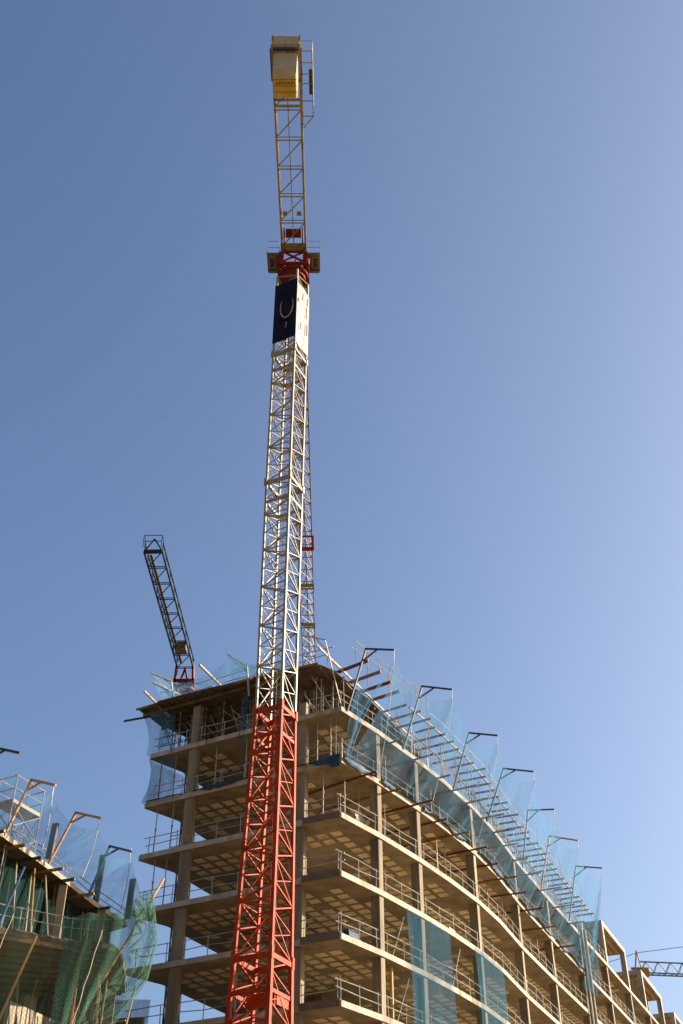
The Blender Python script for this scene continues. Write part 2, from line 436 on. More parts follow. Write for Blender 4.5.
tag(MB().bar((-1.35, 52.35, DZ + .30), (4.35, 63.3, DZ + .30), .07, .13).build('timber_pole', 'timber'), 'long pale timber slanting along the sunlit side of the plywood deck', 'pole')
MB().bar((-1.3, 53.86, DZ + .05), (-5.1, 55.52, DZ + .05), .05, .13).build('edge_board', 'brown', dk)
MB().bar((-5.15, 55.54, DZ + .05), (-12.2, 59.22, DZ + .05), .05, .13).build('edge_board', 'brown', dk)
# props under the deck
rn = random.Random(5); n_ = 0
for i in range(17):
    s = .6 + i * .68
    p = LA(s, -.55 - rn.uniform(0, 1.3)); n_ += 1
    prop(p, LEVEL[1], 'pale prop under the plywood deck, shaded side, %s from the corner' % ORD[n_-1], 'prop' if i % 4 else 'brown', h=2.6, tilt=1.5 if i % 3 == 0 else 0, group='props under the plywood deck')
n_ = 0
for i in range(9):
    s = .7 + i * 1.15
    p = FA(s, -1.6 - rn.uniform(0, 1.6)); n_ += 1
    if inside(deck_poly, p.x, p.y):
        prop(p, LEVEL[1], 'pale prop under the plywood deck, sunlit side, %s from the corner' % ORD[n_-1], 'prop', h=2.6, group='props under the plywood deck')
n_ = 0
for i in range(7):
    for j in range(2):
        p = V((-9.6 + i * .55 + j * .5, 60.4 + i * .75 - j * .2, 0))
        if inside(deck_poly, p.x, p.y) and inside(outline, p.x, p.y):
            n_ += 1
            prop(p, LEVEL[1], 'dark prop against the sky at the rear left of the deck, %s from the tip' % ORD[n_-1], 'dark', h=2.6, group='props under the plywood deck')
# scaffold ledgers tying the props at the left end
for i, (zz, nm) in enumerate(((.5,'lowest'), (1.05,'second'), (1.6,'third'), (2.1,'highest'))):
    a, b = LA(12.1, -.3, LEVEL[1] + zz), LA(7.3, -.5, LEVEL[1] + zz)
    tag(MB().tube(a, b, .025).build('scaffold_tube', 'dark'), '%s dark scaffold tube tying the props at the left tip' % nm, 'scaffold tube', 'scaffold tubes at the left tip')
for i in range(5):
    p = V((-9.1 + i * .55, 59.6 + i * .55))
    column(V((LA(9.6, -.34).x, LA(9.6, -.34).y, 0)), R(152), .5, .40, LEVEL[1], DZ - .3, 'column') if i == 0 else None
column(LA(2.55, -.42), R(152), .5, .4, LEVEL[1] + .001, LEVEL[1] + .9, 'column')

# deck railing, shaded side
for j, (s0, s1, nm) in enumerate(((.8, 4.2, 'nearest the corner'), (4.9, 8.0, 'in the middle'), (8.6, 12.0, 'toward the left tip'))):
    railing([LA(lerp(s0, s1, i/3), .15) for i in range(4)], 'thin pipe rail on top of the plywood deck %s' % nm, DZ + .06, 'rails on the plywood deck', h=1.0)

# ------------------------------------------------------------ projecting formwork beams
n_ = 0
s = 6.4
while s < 47.5:
    n_ += 1
    rn2 = random.Random(n_)
    out = .26 + rn2.uniform(-.12, .25) + (.35 if n_ % 7 == 3 else 0)
    inn = -(1.7 + rn2.uniform(-.7, .6))
    a, b = FA(s, inn, 33.45), FA(s, out, 33.45)
    red = n_ % 2 == 1
    tag(MB().bar(a, b, .065, .12).build('formwork_beam', 'rust' if red else 'brown'),
        '%s beam of the roof row past the sunlit edge, %s from corner' % ('rust red' if red else 'brown', ORD[n_-1]), 'beam', 'formwork beams of the roof row')
    s += 1.13
for i, s in enumerate((1.3, 2.7, 4.0, 5.2)):
    red = i % 2 == 0
    a, b = FA(s, -4 + i*.6, 33.72), FA(s, .9 - i * .15, 33.72)
    tag(MB().bar(a, b, .10, .17).build('formwork_beam', 'rust' if red else 'brown'),
        '%s beam laid over the plywood deck corner, %s from the crane mast' % ('dark red' if red else 'brown', ORD[i]), 'beam', 'beams over the deck corner')
a, b = FA(7.0, -.02, 33.62), FA(48.0, -.02, 33.62)
m = MB(); m.path([FA(7.0 + i * 1.0, -.0, 33.60) for i in range(0, 42)], .075, 6)
tag(m.build('edge_pipe', 'timber'), 'long pale pole lying across the tips of the roof row beams', 'pole')
# stringer carrying the inner ends, and uprights from slab 1
m = MB(); m.path([FA(7.0 + i * 1.0, -1.3, 33.34) for i in range(0, 42)], .06, 6)
tag(m.build('inner_stringer', 'brown'), 'long brown stringer under the inner ends of the roof row beams', 'pole')
n_ = 0
s = 7.6
while s < 47:
    for off in (-.35, -1.3):
        n_ += 1
        prop(FA(s + random.uniform(-.2, .2), off), LEVEL[1], 'thin upright under the roof row beams, %s row, %s from the corner' % ('outer' if off > -1 else 'inner', ORD[(n_-1)//2]),
             'prop' if n_ % 5 else 'orange', h=2.74 if off > -1 else 2.66, r=.026, group='uprights under the roof row beams')
    s += 2.1
# ledgers in the same scaffold
for i, (o_, zz, nm) in enumerate(((-.35, 1.5, 'outer middle'), (-2.2, 1.3, 'inner middle'), (-2.2, 2.2, 'inner upper'))):
    m = MB(); m.path([FA(8 + j * 1.0, o_, LEVEL[1] + zz + .05 * math.sin(j * 1.7)) for j in range(39)], .024)
    tag(m.build('scaffold_ledger', 'steel'), '%s grey scaffold ledger running along the roof row uprights' % nm, 'scaffold tube', 'ledgers along the roof row uprights')
for i, s in enumerate((12, 15.5, 19, 23.5, 27, 31, 35.5, 41)):
    rn2 = random.Random(i + 60)
    p = FA(s, -1.3, LEVEL[1] + .001)
    t = MB()
    for q in range(4):
        x0 = p + FD(s) * rn2.uniform(-.5, .5)
        t.bar(V((x0.x - .4, x0.y - .1, p.z + .08 + q * .16)), V((x0.x + .4, x0.y + .25, p.z + .08 + q * .16)), .22, .15)
    tag(t.build('timber_stack', 'blue_tarp' if i % 3 == 1 else 'timber'), '%s stack on the topmost slab, %s from the corner' % ('blue wrapped' if i % 3 == 1 else 'pale timber', ORD[i]), 'stack', 'stacks on the topmost slab')
# orange stub posts at corner
for i, s in enumerate((2.8, 5.0, 7.6)):
    p = FA(s, -.2, 33.5)
    tag(MB().tube(p + V((0, 0, -.3)), p + V((0, 0, 1.4)), .03).build('stub_post', 'orange'), 'slim orange stub post on the deck edge, %s from the corner' % ORD[i], 'post', 'stub posts on the deck edge')
for k, z, nm, ss, outs in ((1, LEVEL[1] - TH - .11, 'topmost cast slab', (4.6, 7.2, 10.0, 12.1, 14.2, 16.8, 19.2, 21.8, 24.6, 27.5, 31.0, 35, 39), 1.35),
                           (2, LEVEL[2] - TH - .11, 'second slab from top', (1.9, 4.3, 6.6, 9.3, 11.6, 14.2, 17.0, 19.6, 22.4, 26, 30, 34.6), 1.35)):
    for i, s in enumerate(ss):
        rn2 = random.Random(i + 100 * k)
        o = outs + rn2.uniform(-.5, .35); red = i % 3 != 1
        tag(MB().bar(FA(s, -4.2 + rn2.uniform(-1, .6), z), FA(s, o, z + rn2.uniform(-.0, .08)), .06, .10).build('formwork_beam', 'rust' if red else 'brown'),
            '%s beam jutting from beneath the %s, %s from the corner' % ('rust red' if red else 'brown', nm, ORD[i]), 'beam', 'beams jutting from beneath the slabs')

# ------------------------------------------------------------ davits and their nets
def davit(base, top, tip, label, mat, r=.045, group='net davits'):
    t = thing('net_davit', base, label, 'davit', group)
    MB().bar(base, top, r*2).build('post', mat, t)
    MB().bar(top, tip, r*2, ext=.05).build('arm', mat, t)
    MB().bar(V(base).lerp(V(top), .80), V(top).lerp(V(tip), .42), r*1.5).build('brace', mat, t)
    return t
DV = [  # base xy, outward normal index s, top(o,h), tip(o,h), material
 ((.35,53.9),(1.33,3.34),(3.19,2.59),'dark'), ((3.59,58.5),(1.44,3.56),(3.38,2.74),'dark'), ((6.89,63.9),(1.33,3.35),(3.19,2.70),'dark'),
 ((9.45,68.9),(1.47,3.32),(3.44,2.71),'teal'), ((12.9,76.9),(.84,3.99),(2.73,3.74),'teal'), ((14.78,81.2),(1.11,3.75),(3.17,3.07),'orange'), ((17.93,88.3),(1.11,4.13),(3.15,3.65),'teal')]
def nearest_s(x, y):
    best = min(((FA(i * .1) - V((x, y, 0))).length, i * .1) for i in range(1, 900)); return best[1]
tips = []
for i, (b, tp, ap, mt) in enumerate(DV):
    s = nearest_s(*b)
    B = FA(s, .02, LEVEL[1] - .1); n = (FA(s, 1) - FA(s, 0)).normalized()
    T = FA(s, 0, LEVEL[1]) + n * tp[0] + V((0,0,tp[1])); A = FA(s, 0, LEVEL[1]) + n * ap[0] + V((0,0,ap[1]))
    davit(B, T, A, '%s bracket post leaning out over the sunlit edge, %s of seven from the corner' % ({'dark':'black','teal':'blue-black','orange':'rusty orange'}[mt], ORD[i]), mt, group='net brackets along the sunlit edge')
    tips.append((s, A))
def net_strip(name, tops, bots, nv, mat, label, cat, group=None, belly=.25, fold=.06, kind=None, seed=0, parent=None):
    """cloth between a top and a bottom polyline"""
    rn = random.Random(seed); rows = []
    ph = rn.uniform(0, 6)
    for i in range(nv + 1):
        t = i / nv; row = []
        for j, (a, b) in enumerate(zip(tops, bots)):
            p = V(a).lerp(V(b), t)
            d = (V(tops[min(j+1, len(tops)-1)]) - V(tops[max(j-1, 0)])); d.z = 0
            n = V((d.y, -d.x, 0)).normalized() if d.length > 0 else V((0,0,0))
            p += n * (belly * math.sin(math.pi * t) + fold * math.sin(j * .9 + ph + t * 2.2) * (0.3 + t) + fold * .5 * math.sin(j * 2.3 + 5 * t))
            row.append(tuple(p))
        rows.append(row)
    o = MB().grid(rows).build(name, mat, parent, smooth=True)
    if parent is None: tag(o, label, cat, group)
    return o
# peaks: where each rope meets the net
peaks = []
for s, A in tips: peaks.append((s, A + V((0, 0, -.62))))
allp = [(0.2, FA(.2, 1.1, 31.9)), ] + peaks + [(peaks[-1][0] + 3.2, FA(peaks[-1][0] + 3.4, .9, 30.8))]
for i in range(len(allp) - 1):
    (s0, a), (s1, b) = allp[i], allp[i+1]
    n = 14; tops = []; bots = []
    for j in range(n + 1):
        t = j / n; p = a.lerp(b, t); p.z -= math.sin(math.pi * t) ** .8 * (.75 if i not in (0, 7) else 1.1); p = p.lerp(FA(lerp(s0, s1, t), 1.0, p.z), .16 * math.sin(math.pi * t))
        tops.append(p); bots.append(FA(lerp(s0, s1, t), .14 + .05 * math.sin(j), LEVEL[2] + .1))
    lab = 'pale blue net hung %s, sunlit side' % (['from the corner to the first bracket'] + ['between the %s and %s brackets' % (ORD[q], ORD[q+1]) for q in range(6)] + ['beyond the last bracket'])[i]
    net_strip('safety_net', tops, bots, 12, 'net', lab, 'safety net', 'safety nets along the sunlit side', belly=.35, fold=.14, seed=i)
for i, (s, A) in enumerate(tips):
    m = MB(); e = FA(s + 2.4, .45, LEVEL[2] + .5); pk = A + V((0,0,-.6)); pts = [A, pk]
    for t in range(1, 13):
        q = pk.lerp(e, t/12); nn = (FA(s, 1) - FA(s, 0)).normalized(); q += nn * .10 * math.sin(math.pi * t / 12)
        pts.append(q)
    m.path(pts, .017, 4)
    tag(m.build('net_rope', 'rope'), 'white rope hanging from the %s bracket of the sunlit edge' % ORD[i], 'rope', 'ropes hanging from the brackets')

# blue tarp gathered along the second slab
def tarp(path, z, label, seed, parent=None, h=.24):
    rn = random.Random(seed); m = MB(); rows = [[], [], [], []]
    for j, p in enumerate(path):
        a = h * (.6 + .5 * rn.random()); o = .05 + .05 * rn.random()
        q = p[0]; n = p[1]; a *= max(.12, math.sin(j * .31 + seed) * .8 + .35)
        rows[0].append(tuple(q + n * .0 + V((0,0,z + a * .45)))); rows[1].append(tuple(q + n * (o + .05) + V((0,0,z + a * .3))))
        rows[2].append(tuple(q + n * (o + .09 + .04 * rn.random()) + V((0,0,z - a * .35)))); rows[3].append(tuple(q + n * (o) + V((0,0,z - a * .95))))
    m.grid(rows)
    return tag(m.build('gathered_net', 'blue_tarp', smooth=True), label, 'gathered net', 'deep blue net bottoms bunched on the second slab')
for i, (s0, s1, nm) in enumerate(((.05, 2.9, 'at the corner'), (3.6, 7.2, 'between columns one and two'), (8.0, 13.6, 'between columns two and three'), (15.6, 22.5, 'between columns three and four'), (24.5, 33, 'between columns four and five'), (34, 43, 'past the fifth column'))):
    n = int((s1 - s0) / .22)
    tarp([(FA(lerp(s0, s1, j/n), .02), (FA(lerp(s0,s1,j/n),1)-FA(lerp(s0,s1,j/n),0))) for j in range(n+1)], LEVEL[2], 'blue net bunched on the second slab edge %s' % nm, i, h=.20 if i else .30)
for i, (s0, s1, nm) in enumerate(((.05, 2.6, 'right of the mast on the shaded side'), (3.4, 9.2, 'left of the mast on the shaded side'), (9.9, 12.3, 'at the left tip'))):
    n = int((s1 - s0) / .22)
    tarp([(LA(lerp(s0, s1, j/n), .02), V((-.46,-.88,0))) for j in range(n+1)], LEVEL[2], 'blue net bunched on the second slab edge %s' % nm, 20+i, h=.20 if i else .45)

# hanging net panels lower down
def hang(s0, s1, z0, z1, label, mat, seed):
    n = 12
    tops = [FA(lerp(s0, s1, j/n), .06, z0) for j in range(n+1)]; bots = [FA(lerp(s0, s1, j/n) + .25 * math.sin(seed + 1), .10, z1) for j in range(n+1)]
    return net_strip('safety_net', tops, bots, 24, mat, label, 'safety net', 'net panels hung over the lower floors', belly=.08, fold=.03, seed=seed)
sA0, sA1 = nearest_s(3.23, 58.3), nearest_s(5.75, 62.4); sB0, sB1 = nearest_s(7.46, 65.3), nearest_s(9.61, 69.6)
hang(sA0, sA1, LEVEL[4] - TH, LEVEL[7], 'blue net curtain hung over the second column on the lower floors', 'netdark', 1)
hang(sB0, sB1, LEVEL[4] - .05, LEVEL[7], 'blue net curtain hung over the third column on the lower floors', 'netdark', 2)
# ties crossing behind
for i, (s_, k) in enumerate(((4.6, 5), (4.9, 6), (11.0, 5))):
    a, b = FA(s_, -.2, LEVEL[k] + .05), FA(s_ + 1.1, -.1, LEVEL[k] + 2.3)
    tag(MB().tube(a, b, .03).build('diagonal_tube', 'steel'), 'slanting scaffold tube at the edge of a blue net curtain, %s one' % ('upper', 'lower', 'right-hand')[i], 'scaffold tube', 'slanting tubes by the net curtains')
# net at the far end of the decks
e0 = peaks[-1][0] + 3.0
tops = [FA(e0 - 3.0 + j * .5, 3.0 - j * .28, 33.5 - j * .42) for j in range(8)]
bots = [FA(e0 - 2.5 + j * .55, .3, LEVEL[3] + 1.3) for j in range(8)]
net_strip('safety_net', tops, bots, 14, 'netdark', 'darker blue net gathered where the row of brackets ends', 'safety net', belly=.3, fold=.14, seed=31)
# two vertical chutes near there
for i, ds in enumerate((-1.2, 0.0)):
    q = FA(nearest_s(19.6, 92.2) + ds, .18)
    tag(MB().tube((q.x, q.y, LEVEL[8]), (q.x, q.y, LEVEL[1] + .4), .14, 8).build('vertical_duct', 'cream'), '%s of two pale vertical ducts running up the sunlit side' % ('left' if i == 0 else 'right'), 'duct', 'pair of vertical ducts')

# nets at the left tip
def tipnet(z0, z1, label, seed, mat='netdark', out0=.0):
    pts = [V((-9.6, 58.75, 0)), V((-10.4, 59.1, 0)), V((-11.15, 59.45, 0)), V((-10.9, 60.0, 0)), V((-10.2, 60.8, 0)), V((-9.5, 61.6, 0)), V((-9.0, 62.5, 0))]
    fine = []
    for a, b in zip(pts, pts[1:]): fine += [a.lerp(b, t/4) for t in range(4)]
    tops = [V((p.x - out0, p.y, z0)) for p in fine]; bots = [V((p.x, p.y, z1)) for p in fine]
    return net_strip('safety_net', tops, bots, 10, mat, label, 'safety net', 'nets wrapped round the left tip', belly=.22, fold=.10, seed=seed)
tipnet(LEVEL[1] + 2.7, LEVEL[1] - .1, 'blue net wrapped round the left tip under the plywood deck', 3, 'net', .75)
tipnet(LEVEL[1] - TH, LEVEL[2], 'blue net wrapped round the left tip of the top full storey', 4)
# shaded-side davits (pale)
def pt(x, y, z): return V((x, y, z))
davit(pt(-9.85,58.1,33.4), pt(-10.02,57.5,34.35), pt(-11.1,57.0,34.6), 'pale bracket post near the left tip of the deck', 'timber', .045, 'net brackets on the shaded side')
davit(pt(-5.20,55.4,32.2), pt(-5.36,55.0,33.9), pt(-6.43,54.5,34.35), 'pale bracket post with blue net just left of the cream mast', 'steel', .035, 'net brackets on the shaded side')
davit(pt(-.05,53.5,30.7), pt(-.91,52.5,34.1), pt(-2.13,52.5,34.35), 'white bracket post rising right behind the cream mast at the corner', 'prop', .026, 'net brackets on the shaded side')
for i, (a, b, l) in enumerate(((pt(-10.9,56.9,33.9), pt(-8.95,58.4,33.62), 'pale timber pole slanting over the deck edge near the left bracket'),
                 (pt(-8.1,55.2,34.1), pt(-6.9,56.9,33.6), 'pale timber pole slanting over the deck edge left of the mast'),
                 (pt(-11.6,57.9,33.9), pt(-10.2,59.3,33.0), 'pale timber pole at the extreme left tip of the deck'),
                 (pt(-12.6,58.2,32.1), pt(-11.3,59.5,33.1), 'dark tube poking down and out from the left tip'))):
    tag(MB().bar(a, b, .11).build('timber_pole', 'timber' if i < 3 else 'dark'), l, 'pole', 'loose poles on the deck edge')
net_strip('safety_net', [pt(-6.4,54.5,34.3).lerp(pt(-3.2,54.2,33.9), j/10) - V((0,0,.5*math.sin(math.pi*j/10))) for j in range(11)], [LA(7 - j*.35, .1, DZ) for j in range(11)], 6, 'netdark', 'small blue net peaked from the bracket left of the mast', 'safety net', belly=.1, seed=9)
net_strip('safety_net', [pt(-11.1,57,34.5).lerp(pt(-6.6,54.8,34.0), j/10) - V((0,0,.9*math.sin(math.pi*j/10))) for j in range(11)], [LA(11.8 - j*.46, .1, DZ) for j in range(11)], 6, 'net', 'faint pale net strung over the deck edge toward the left tip', 'safety net', belly=.1, seed=10)

# ------------------------------------------------------------ roof frames at the far end
def roof_frame(p0, p1, z1, label):
    t = thing('roof_frame', (p0.x, p0.y, LEVEL[1]), label, 'concrete frame', 'box frames on the far roof')
    d = (p1 - p0).normalized(); n = V((-d.y, d.x, 0)); dep = 5.2
    q0, q1 = p0 + n * dep, p1 + n * dep
    zt = z1
    for p, nn in ((p0, 1), (p1, -1), (q0, 1), (q1, -1)):
        c = p + d * .24 * nn + n * (.24 if p in (p0, p1) else -.24)
        m = MB(); m.bar((c.x, c.y, LEVEL[1] + .002), (c.x, c.y, zt - .402), .46, .46, up=tuple(d)); m.build('column', 'concrete', t)
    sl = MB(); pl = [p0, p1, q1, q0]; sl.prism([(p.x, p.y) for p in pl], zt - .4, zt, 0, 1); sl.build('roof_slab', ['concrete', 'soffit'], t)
    # hollow-pot courses under the slab and back mesh
    m = MB()
    for i in range(9):
        a = p0 + n * (.6 + i * .5) + d * .6; b = p1 + n * (.6 + i * .5) - d * .6
        m.bar((a.x, a.y, zt - .46), (b.x, b.y, zt - .46), .32, .10)
    m.build('ceiling_pots', 'brick', t)
    m = MB()
    for i in range(7):
        a = q0 + d * .6; b = q1 - d * .6; z = LEVEL[1] + .4 + i * .42
        m.bar((a.x, a.y, z), (b.x, b.y, z), .06, .05)
        c = q0.lerp(q1, (i + 1) / 8); m.bar((c.x, c.y, LEVEL[1] + .002), (c.x, c.y, zt - .52), .05, .05)
    m.build('rebar_mesh', 'orange', t)
    m = MB()
    for i in range(8):
        z = LEVEL[1] + .18 + i * .38
        a = p0 + d * .08 + n * .6; b = q0 + d * .08 - n * .6
        m.bar((a.x, a.y, z), (b.x, b.y, z), .14, .32)
    m.build('side_wall', 'brick', t)
    return t
roof_frame(FA(CS[9]+.05, -.02), FA(CS[10], -.02), 34.35, 'open concrete box frame on the far roof, nearest and highest in view')
roof_frame(FA(CS[11]-1.6, -.02), FA(CS[12]-.6, -.02), 34.35, 'middle open concrete box frame on the far roof, in front of the green jib')
roof_frame(FA(CS[13]-3.4, -.02), FA(CS[14]-2.5, -.02), 34.35, 'farthest concrete box frame cut by the right picture edge')

# ------------------------------------------------------------ lattice helpers
def ring(m, c, w=.09, h=None):
    for i in range(4): m.bar(c[i], c[(i+1) % 4], w, h or w)
def lattice_face(m, A0, A1, B0, B1, n, w=.06, thick=.10):
    """A chord and B chord of one mast face, n bays; from top down: node on B, legs to A, back to B"""
    for i in range(n):
        t0, t1 = i / n, (i + 1) / n
        a = lambda t: A0.lerp(A1, lerp(t0, t1, t)); b = lambda t: B0.lerp(B1, lerp(t0, t1, t))
        m.bar(b(1), a(.76), thick, thick * .6); m.bar(a(.76), b(.5), w, w)
        m.bar(a(.76), b(0), w, w); m.bar(b(0), a(.28), thick, thick * .6)
        m.bar(b(.5), a(.28), w * .8, w * .8)

# ------------------------------------------------------------ the near tower crane
AZ = R(26); ml = V((-math.cos(AZ), math.sin(AZ), 0)); mr_ = V((math.sin(AZ), math.cos(AZ), 0))
WZ = [(0, 2.50), (12.97, 1.85), (15.76, 1.73), (20.2, 1.58), (27.2, 1.36), (27.9, 1.34), (34, 1.40), (41.5, 1.45), (51.7, 1.46), (59, 1.46)]
def mw(z):
    for (a, wa), (b, wb) in zip(WZ, WZ[1:]):
        if z <= b: return lerp(wa, wb, (z - a) / (b - a))
    return WZ[-1][1]
MC = V((-3.17, 48.03, 0))
def mcor(z, inset=0):
    h = mw(z) / 2 - inset
    c = V((MC.x - max(0, mw(z) - 1.36) * .30, MC.y, z))
    return [c - ml*h - mr_*h, c + ml*h - mr_*h, c + ml*h + mr_*h, c - ml*h + mr_*h]   # near, left, far, right
crane = thing('tower_crane', (MC.x, MC.y, 0), 'tall near tower crane, red lower mast, cream upper mast, ballast hanging high overhead', 'tower crane')
def section(z0, z1, nb, mat, ch=.13, horiz=False, big=True, label=None):
    A, B = mcor(z0), mcor(z1)
    root = None
    m = MB()
    # corner chords as angle profile: one mesh each
    root = MB().bar(A[0], B[0], ch, ch, up=tuple(ml)).build('mast_section', mat, crane)
    if label: root['label'] = label
    for i in (1, 2, 3): MB().bar(A[i], B[i], ch, ch, up=tuple(ml)).build('chord', mat, root)
    m = MB()
    # faces: near-left(0,1), left-far(1,2), far-right(2,3), right-near(3,0)
    # right face main nodes on the right chord; left face main nodes on the left chord
    tk, tn = (.10, .05) if mat == 'red' else (.075, .038)
    lattice_face(m, A[0], B[0], A[3], B[3], nb, tn, tk)
    lattice_face(m, A[0], B[0], A[1], B[1], nb, tn, tk)
    lattice_face(m, A[2], B[2], A[1], B[1], nb, tn, tk*.9)
    lattice_face(m, A[2], B[2], A[3], B[3], nb, tn, tk*.9)
    for i in range(1, nb):
        c = mcor(lerp(z0, z1, i / nb))
        m.bar(c[0], c[1], .05); m.bar(c[1], c[2], .045); m.bar(c[2], c[3], .045)
        m.bar(c[1], c[3], .045)
    m.build('bracing', mat, root)
    if big:
        m = MB(); ring(m, mcor(z1 - .10), .15, .20); m.build('collar', mat, root)
        m = MB(); ring(m, mcor(z1 - 1.45), .10, .16); m.build('cross_frame', mat, root)
        for c in mcor(z1, -.03): MB().bar(c + V((0,0,-.28)), c + V((0,0,.22)), .17, .17, up=tuple(ml)).build('joint_lug', mat, root)
    # ladder
    m = MB(); c0, c1 = mcor(z0, .45), mcor(z1, .45)
    a0, b0 = c0[3], c1[3]; off = ml * .38
    m.tube(a0, b0, .022); m.tube(a0 + off, b0 + off, .022)
    k = int((z1 - z0) / .32)
    for i in range(k): t = (i + .5) / k; p = a0.lerp(b0, t); m.tube(p, p + off, .012, 4)
    m.build('ladder', mat, root)
    return root
section(0, 5.2, 2, 'red', .20); section(5.2, 15.7, 4, 'red', .19, label='widest red mast section at the picture bottom, catching low sun')
section(15.7, 27.2, 5, 'red', .16)
section(27.2, 41.4, 6, 'cream', .12)
section(41.4, 51.6, 4, 'cream', .12, horiz=True)
section(51.6, 58.9, 3, 'cream', .12, horiz=True, big=False)
# stiffening plates of the red mast foot seen near the bottom edge
for z in (14.0, ):
    c = mcor(z, .02); m = MB(); m.bar(c[1].lerp(c[0],.25) + mr_*.5, c[0] + mr_*.5, .05, .55); m.bar(c[3], c[0].lerp(c[3], .35), .05, .38); m.build('stiffener_plate', 'red', crane)
MB().tube(mcor(5, .3)[0] + mr_ * .5, mcor(27.0, .25)[0] + mr_ * .5, .02).build('hanging_cable', 'grey', crane)
# banners
def banner(za, zb, c0, c1, mat, name, out, tilt=(0, 0), marks=None):
    rows = []
    for i in range(13):
        row = []
        for j in range(9):
            t = i / 12; u = j / 8
            z = lerp(za, zb, t) + lerp(tilt[0], tilt[1], u) * 1
            P = mcor(z, -.09); p = P[c0].lerp(P[c1], u)
            p += out * (.05 * math.sin(3 * u + 4 * t) * math.sin(math.pi * u) )
            row.append(tuple(p))
        rows.append(row)
    return MB().grid(rows).build(name, mat, crane, smooth=True)
nl = -mr_; nr = -ml
bl = banner(57.9, 52.5, 1, 0, 'navy', 'banner', nl); bl['label'] = 'navy banner with a white open ring mark'
br = banner(57.6, 52.1, 0, 3, 'white', 'banner', nr); br['label'] = 'white banner with thin dark marks on the sunlit face'
# white ring mark, open at its top
m = MB(); P0, P1 = mcor(55, -.17)[0], mcor(55, -.17)[1]
cx_ = P0.lerp(P1, .42); cx_.z = 55.45
prev = None
for i in range(23):
    a = R(-215 + i * 250 / 22)
    wv = .016 + .036 * math.sin(math.pi * i / 22)
    p = cx_ + ml * (-.45 * math.cos(a)) + V((0, 0, 1.05 * math.sin(a)))
    if prev is not None: m.bar(prev, p, .05, wv * 2, up=tuple(nl), ext=.01) if False else m.tube(prev, p, wv, 6)
    prev = p
m.build('ring_mark', 'white', bl)
q_ = P0.lerp(P1, .40); q_.z = 0; m = MB(); m.tube(q_ + V((0,0,53.95)), q_ + ml*.06 + V((0,0,53.45)), .03, 5); m.build('tick_mark', 'brick', bl)
m = MB()
P0, P3 = mcor(55, -.15)[0], mcor(55, -.15)[3]
for u, za, zb in ((.12, 1.1, .75), (.30, -.9, -1.5), (.72, 1.2, .2), (.78, -.3, -1.3), (.42, 2.0, 1.4), (.8, 2.2, 1.5)):
    p = P0.lerp(P3, u); m.tube(p + V((0,0,za)), p + V((0,0,zb)), .028, 5)
m.build('small_marks', 'grey', br)
# slewing unit
zs = 58.9
m = MB(); C0 = V((MC.x, MC.y, 0))
m.tube(C0 + V((0,0,zs)), C0 + V((0,0,zs+.30)), .80, 24); m.tube(C0 + V((0,0,zs+.30)), C0 + V((0,0,zs+.50)), .98, 24)
m.build('slewing_ring', 'deepred', crane)
sr = MB()
c = mcor(59, .05); tz = 61.0
TT = [V((C0.x + sx*.72, C0.y + sy*.72, tz)) for sx, sy in ((1,-1),(-1,-1),(-1,1),(1,1))]
BB = [V((C0.x + sx*.95, C0.y + sy*.95, zs+.6)) for sx, sy in ((1,-1),(-1,-1),(-1,1),(1,1))]
for i in range(4):
    sr.bar(BB[i], TT[i], .16); sr.bar(BB[i], TT[(i+1)%4], .11); sr.bar(BB[(i+1)%4], TT[i], .11); sr.bar(BB[i], BB[(i+1)%4], .18); sr.bar(TT[i], TT[(i+1)%4], .14)
sr.build('slewing_frame', 'deepred', crane)
for sx in (-1, 1):
    m = MB(); m.tube(C0 + V((sx*.85, -.8, zs+.6)), C0 + V((sx*.85, -.8, zs+1.6)), .24, 14); m.tube(C0 + V((sx*.85, -.8, zs+1.6)), C0 + V((sx*.85, -.8, zs+1.9)), .14, 10)
    m.build('slewing_motor', 'deepred', crane)
# side platforms
for sx in (-1, 1):
    x0, x1 = C0.x + sx * .95, C0.x + sx * 1.75
    if x0 > x1: x0, x1 = x1, x0
    y0, y1 = C0.y - 1.1, C0.y + .45; z = 60.35
    pf = MB(); pf.prism([(x0,y0),(x1,y0),(x1,y1),(x0,y1)], z, z + .08); pf = pf.build('side_platform', 'grey', crane)
    m = MB(); a0, a1, b0, b1 = (x0 + .12, x0 + .50, y0 + .3, y1 - .35) if sx < 0 else (x1 - .50, x1 - .12, y0 + .3, y1 - .35)
    q = [V((a0,b0,z-.03)), V((a1,b0,z-.03)), V((a1,b1,z-.03)), V((a0,b1,z-.03))]
    ring(m, q, .07, .04); m.build('hatch_frame', 'ochre', pf)
    m = MB(); m.prism([(a0+.05,b0+.05),(a1-.05,b0+.05),(a1-.05,b1-.05),(a0+.05,b1-.05)], z - .02, z - .005); m.build('hatch', 'dark', pf)
    m = MB()
    for x in (x0, x1):
        for y in (y0,): m.tube((x,y,z), (x,y,z+1.25), .022)
    for zz in (.6, 1.25): m.tube((x0,y0,z+zz), (x1,y0,z+zz), .02)
    m.build('platform_rail', 'steel', pf)
# platform cross-beam
MB().bar(C0 + V((-1.7,.35,60.27)), C0 + V((1.7,.35,60.27)), .16, .14).build('cross_beam', 'grey', crane)
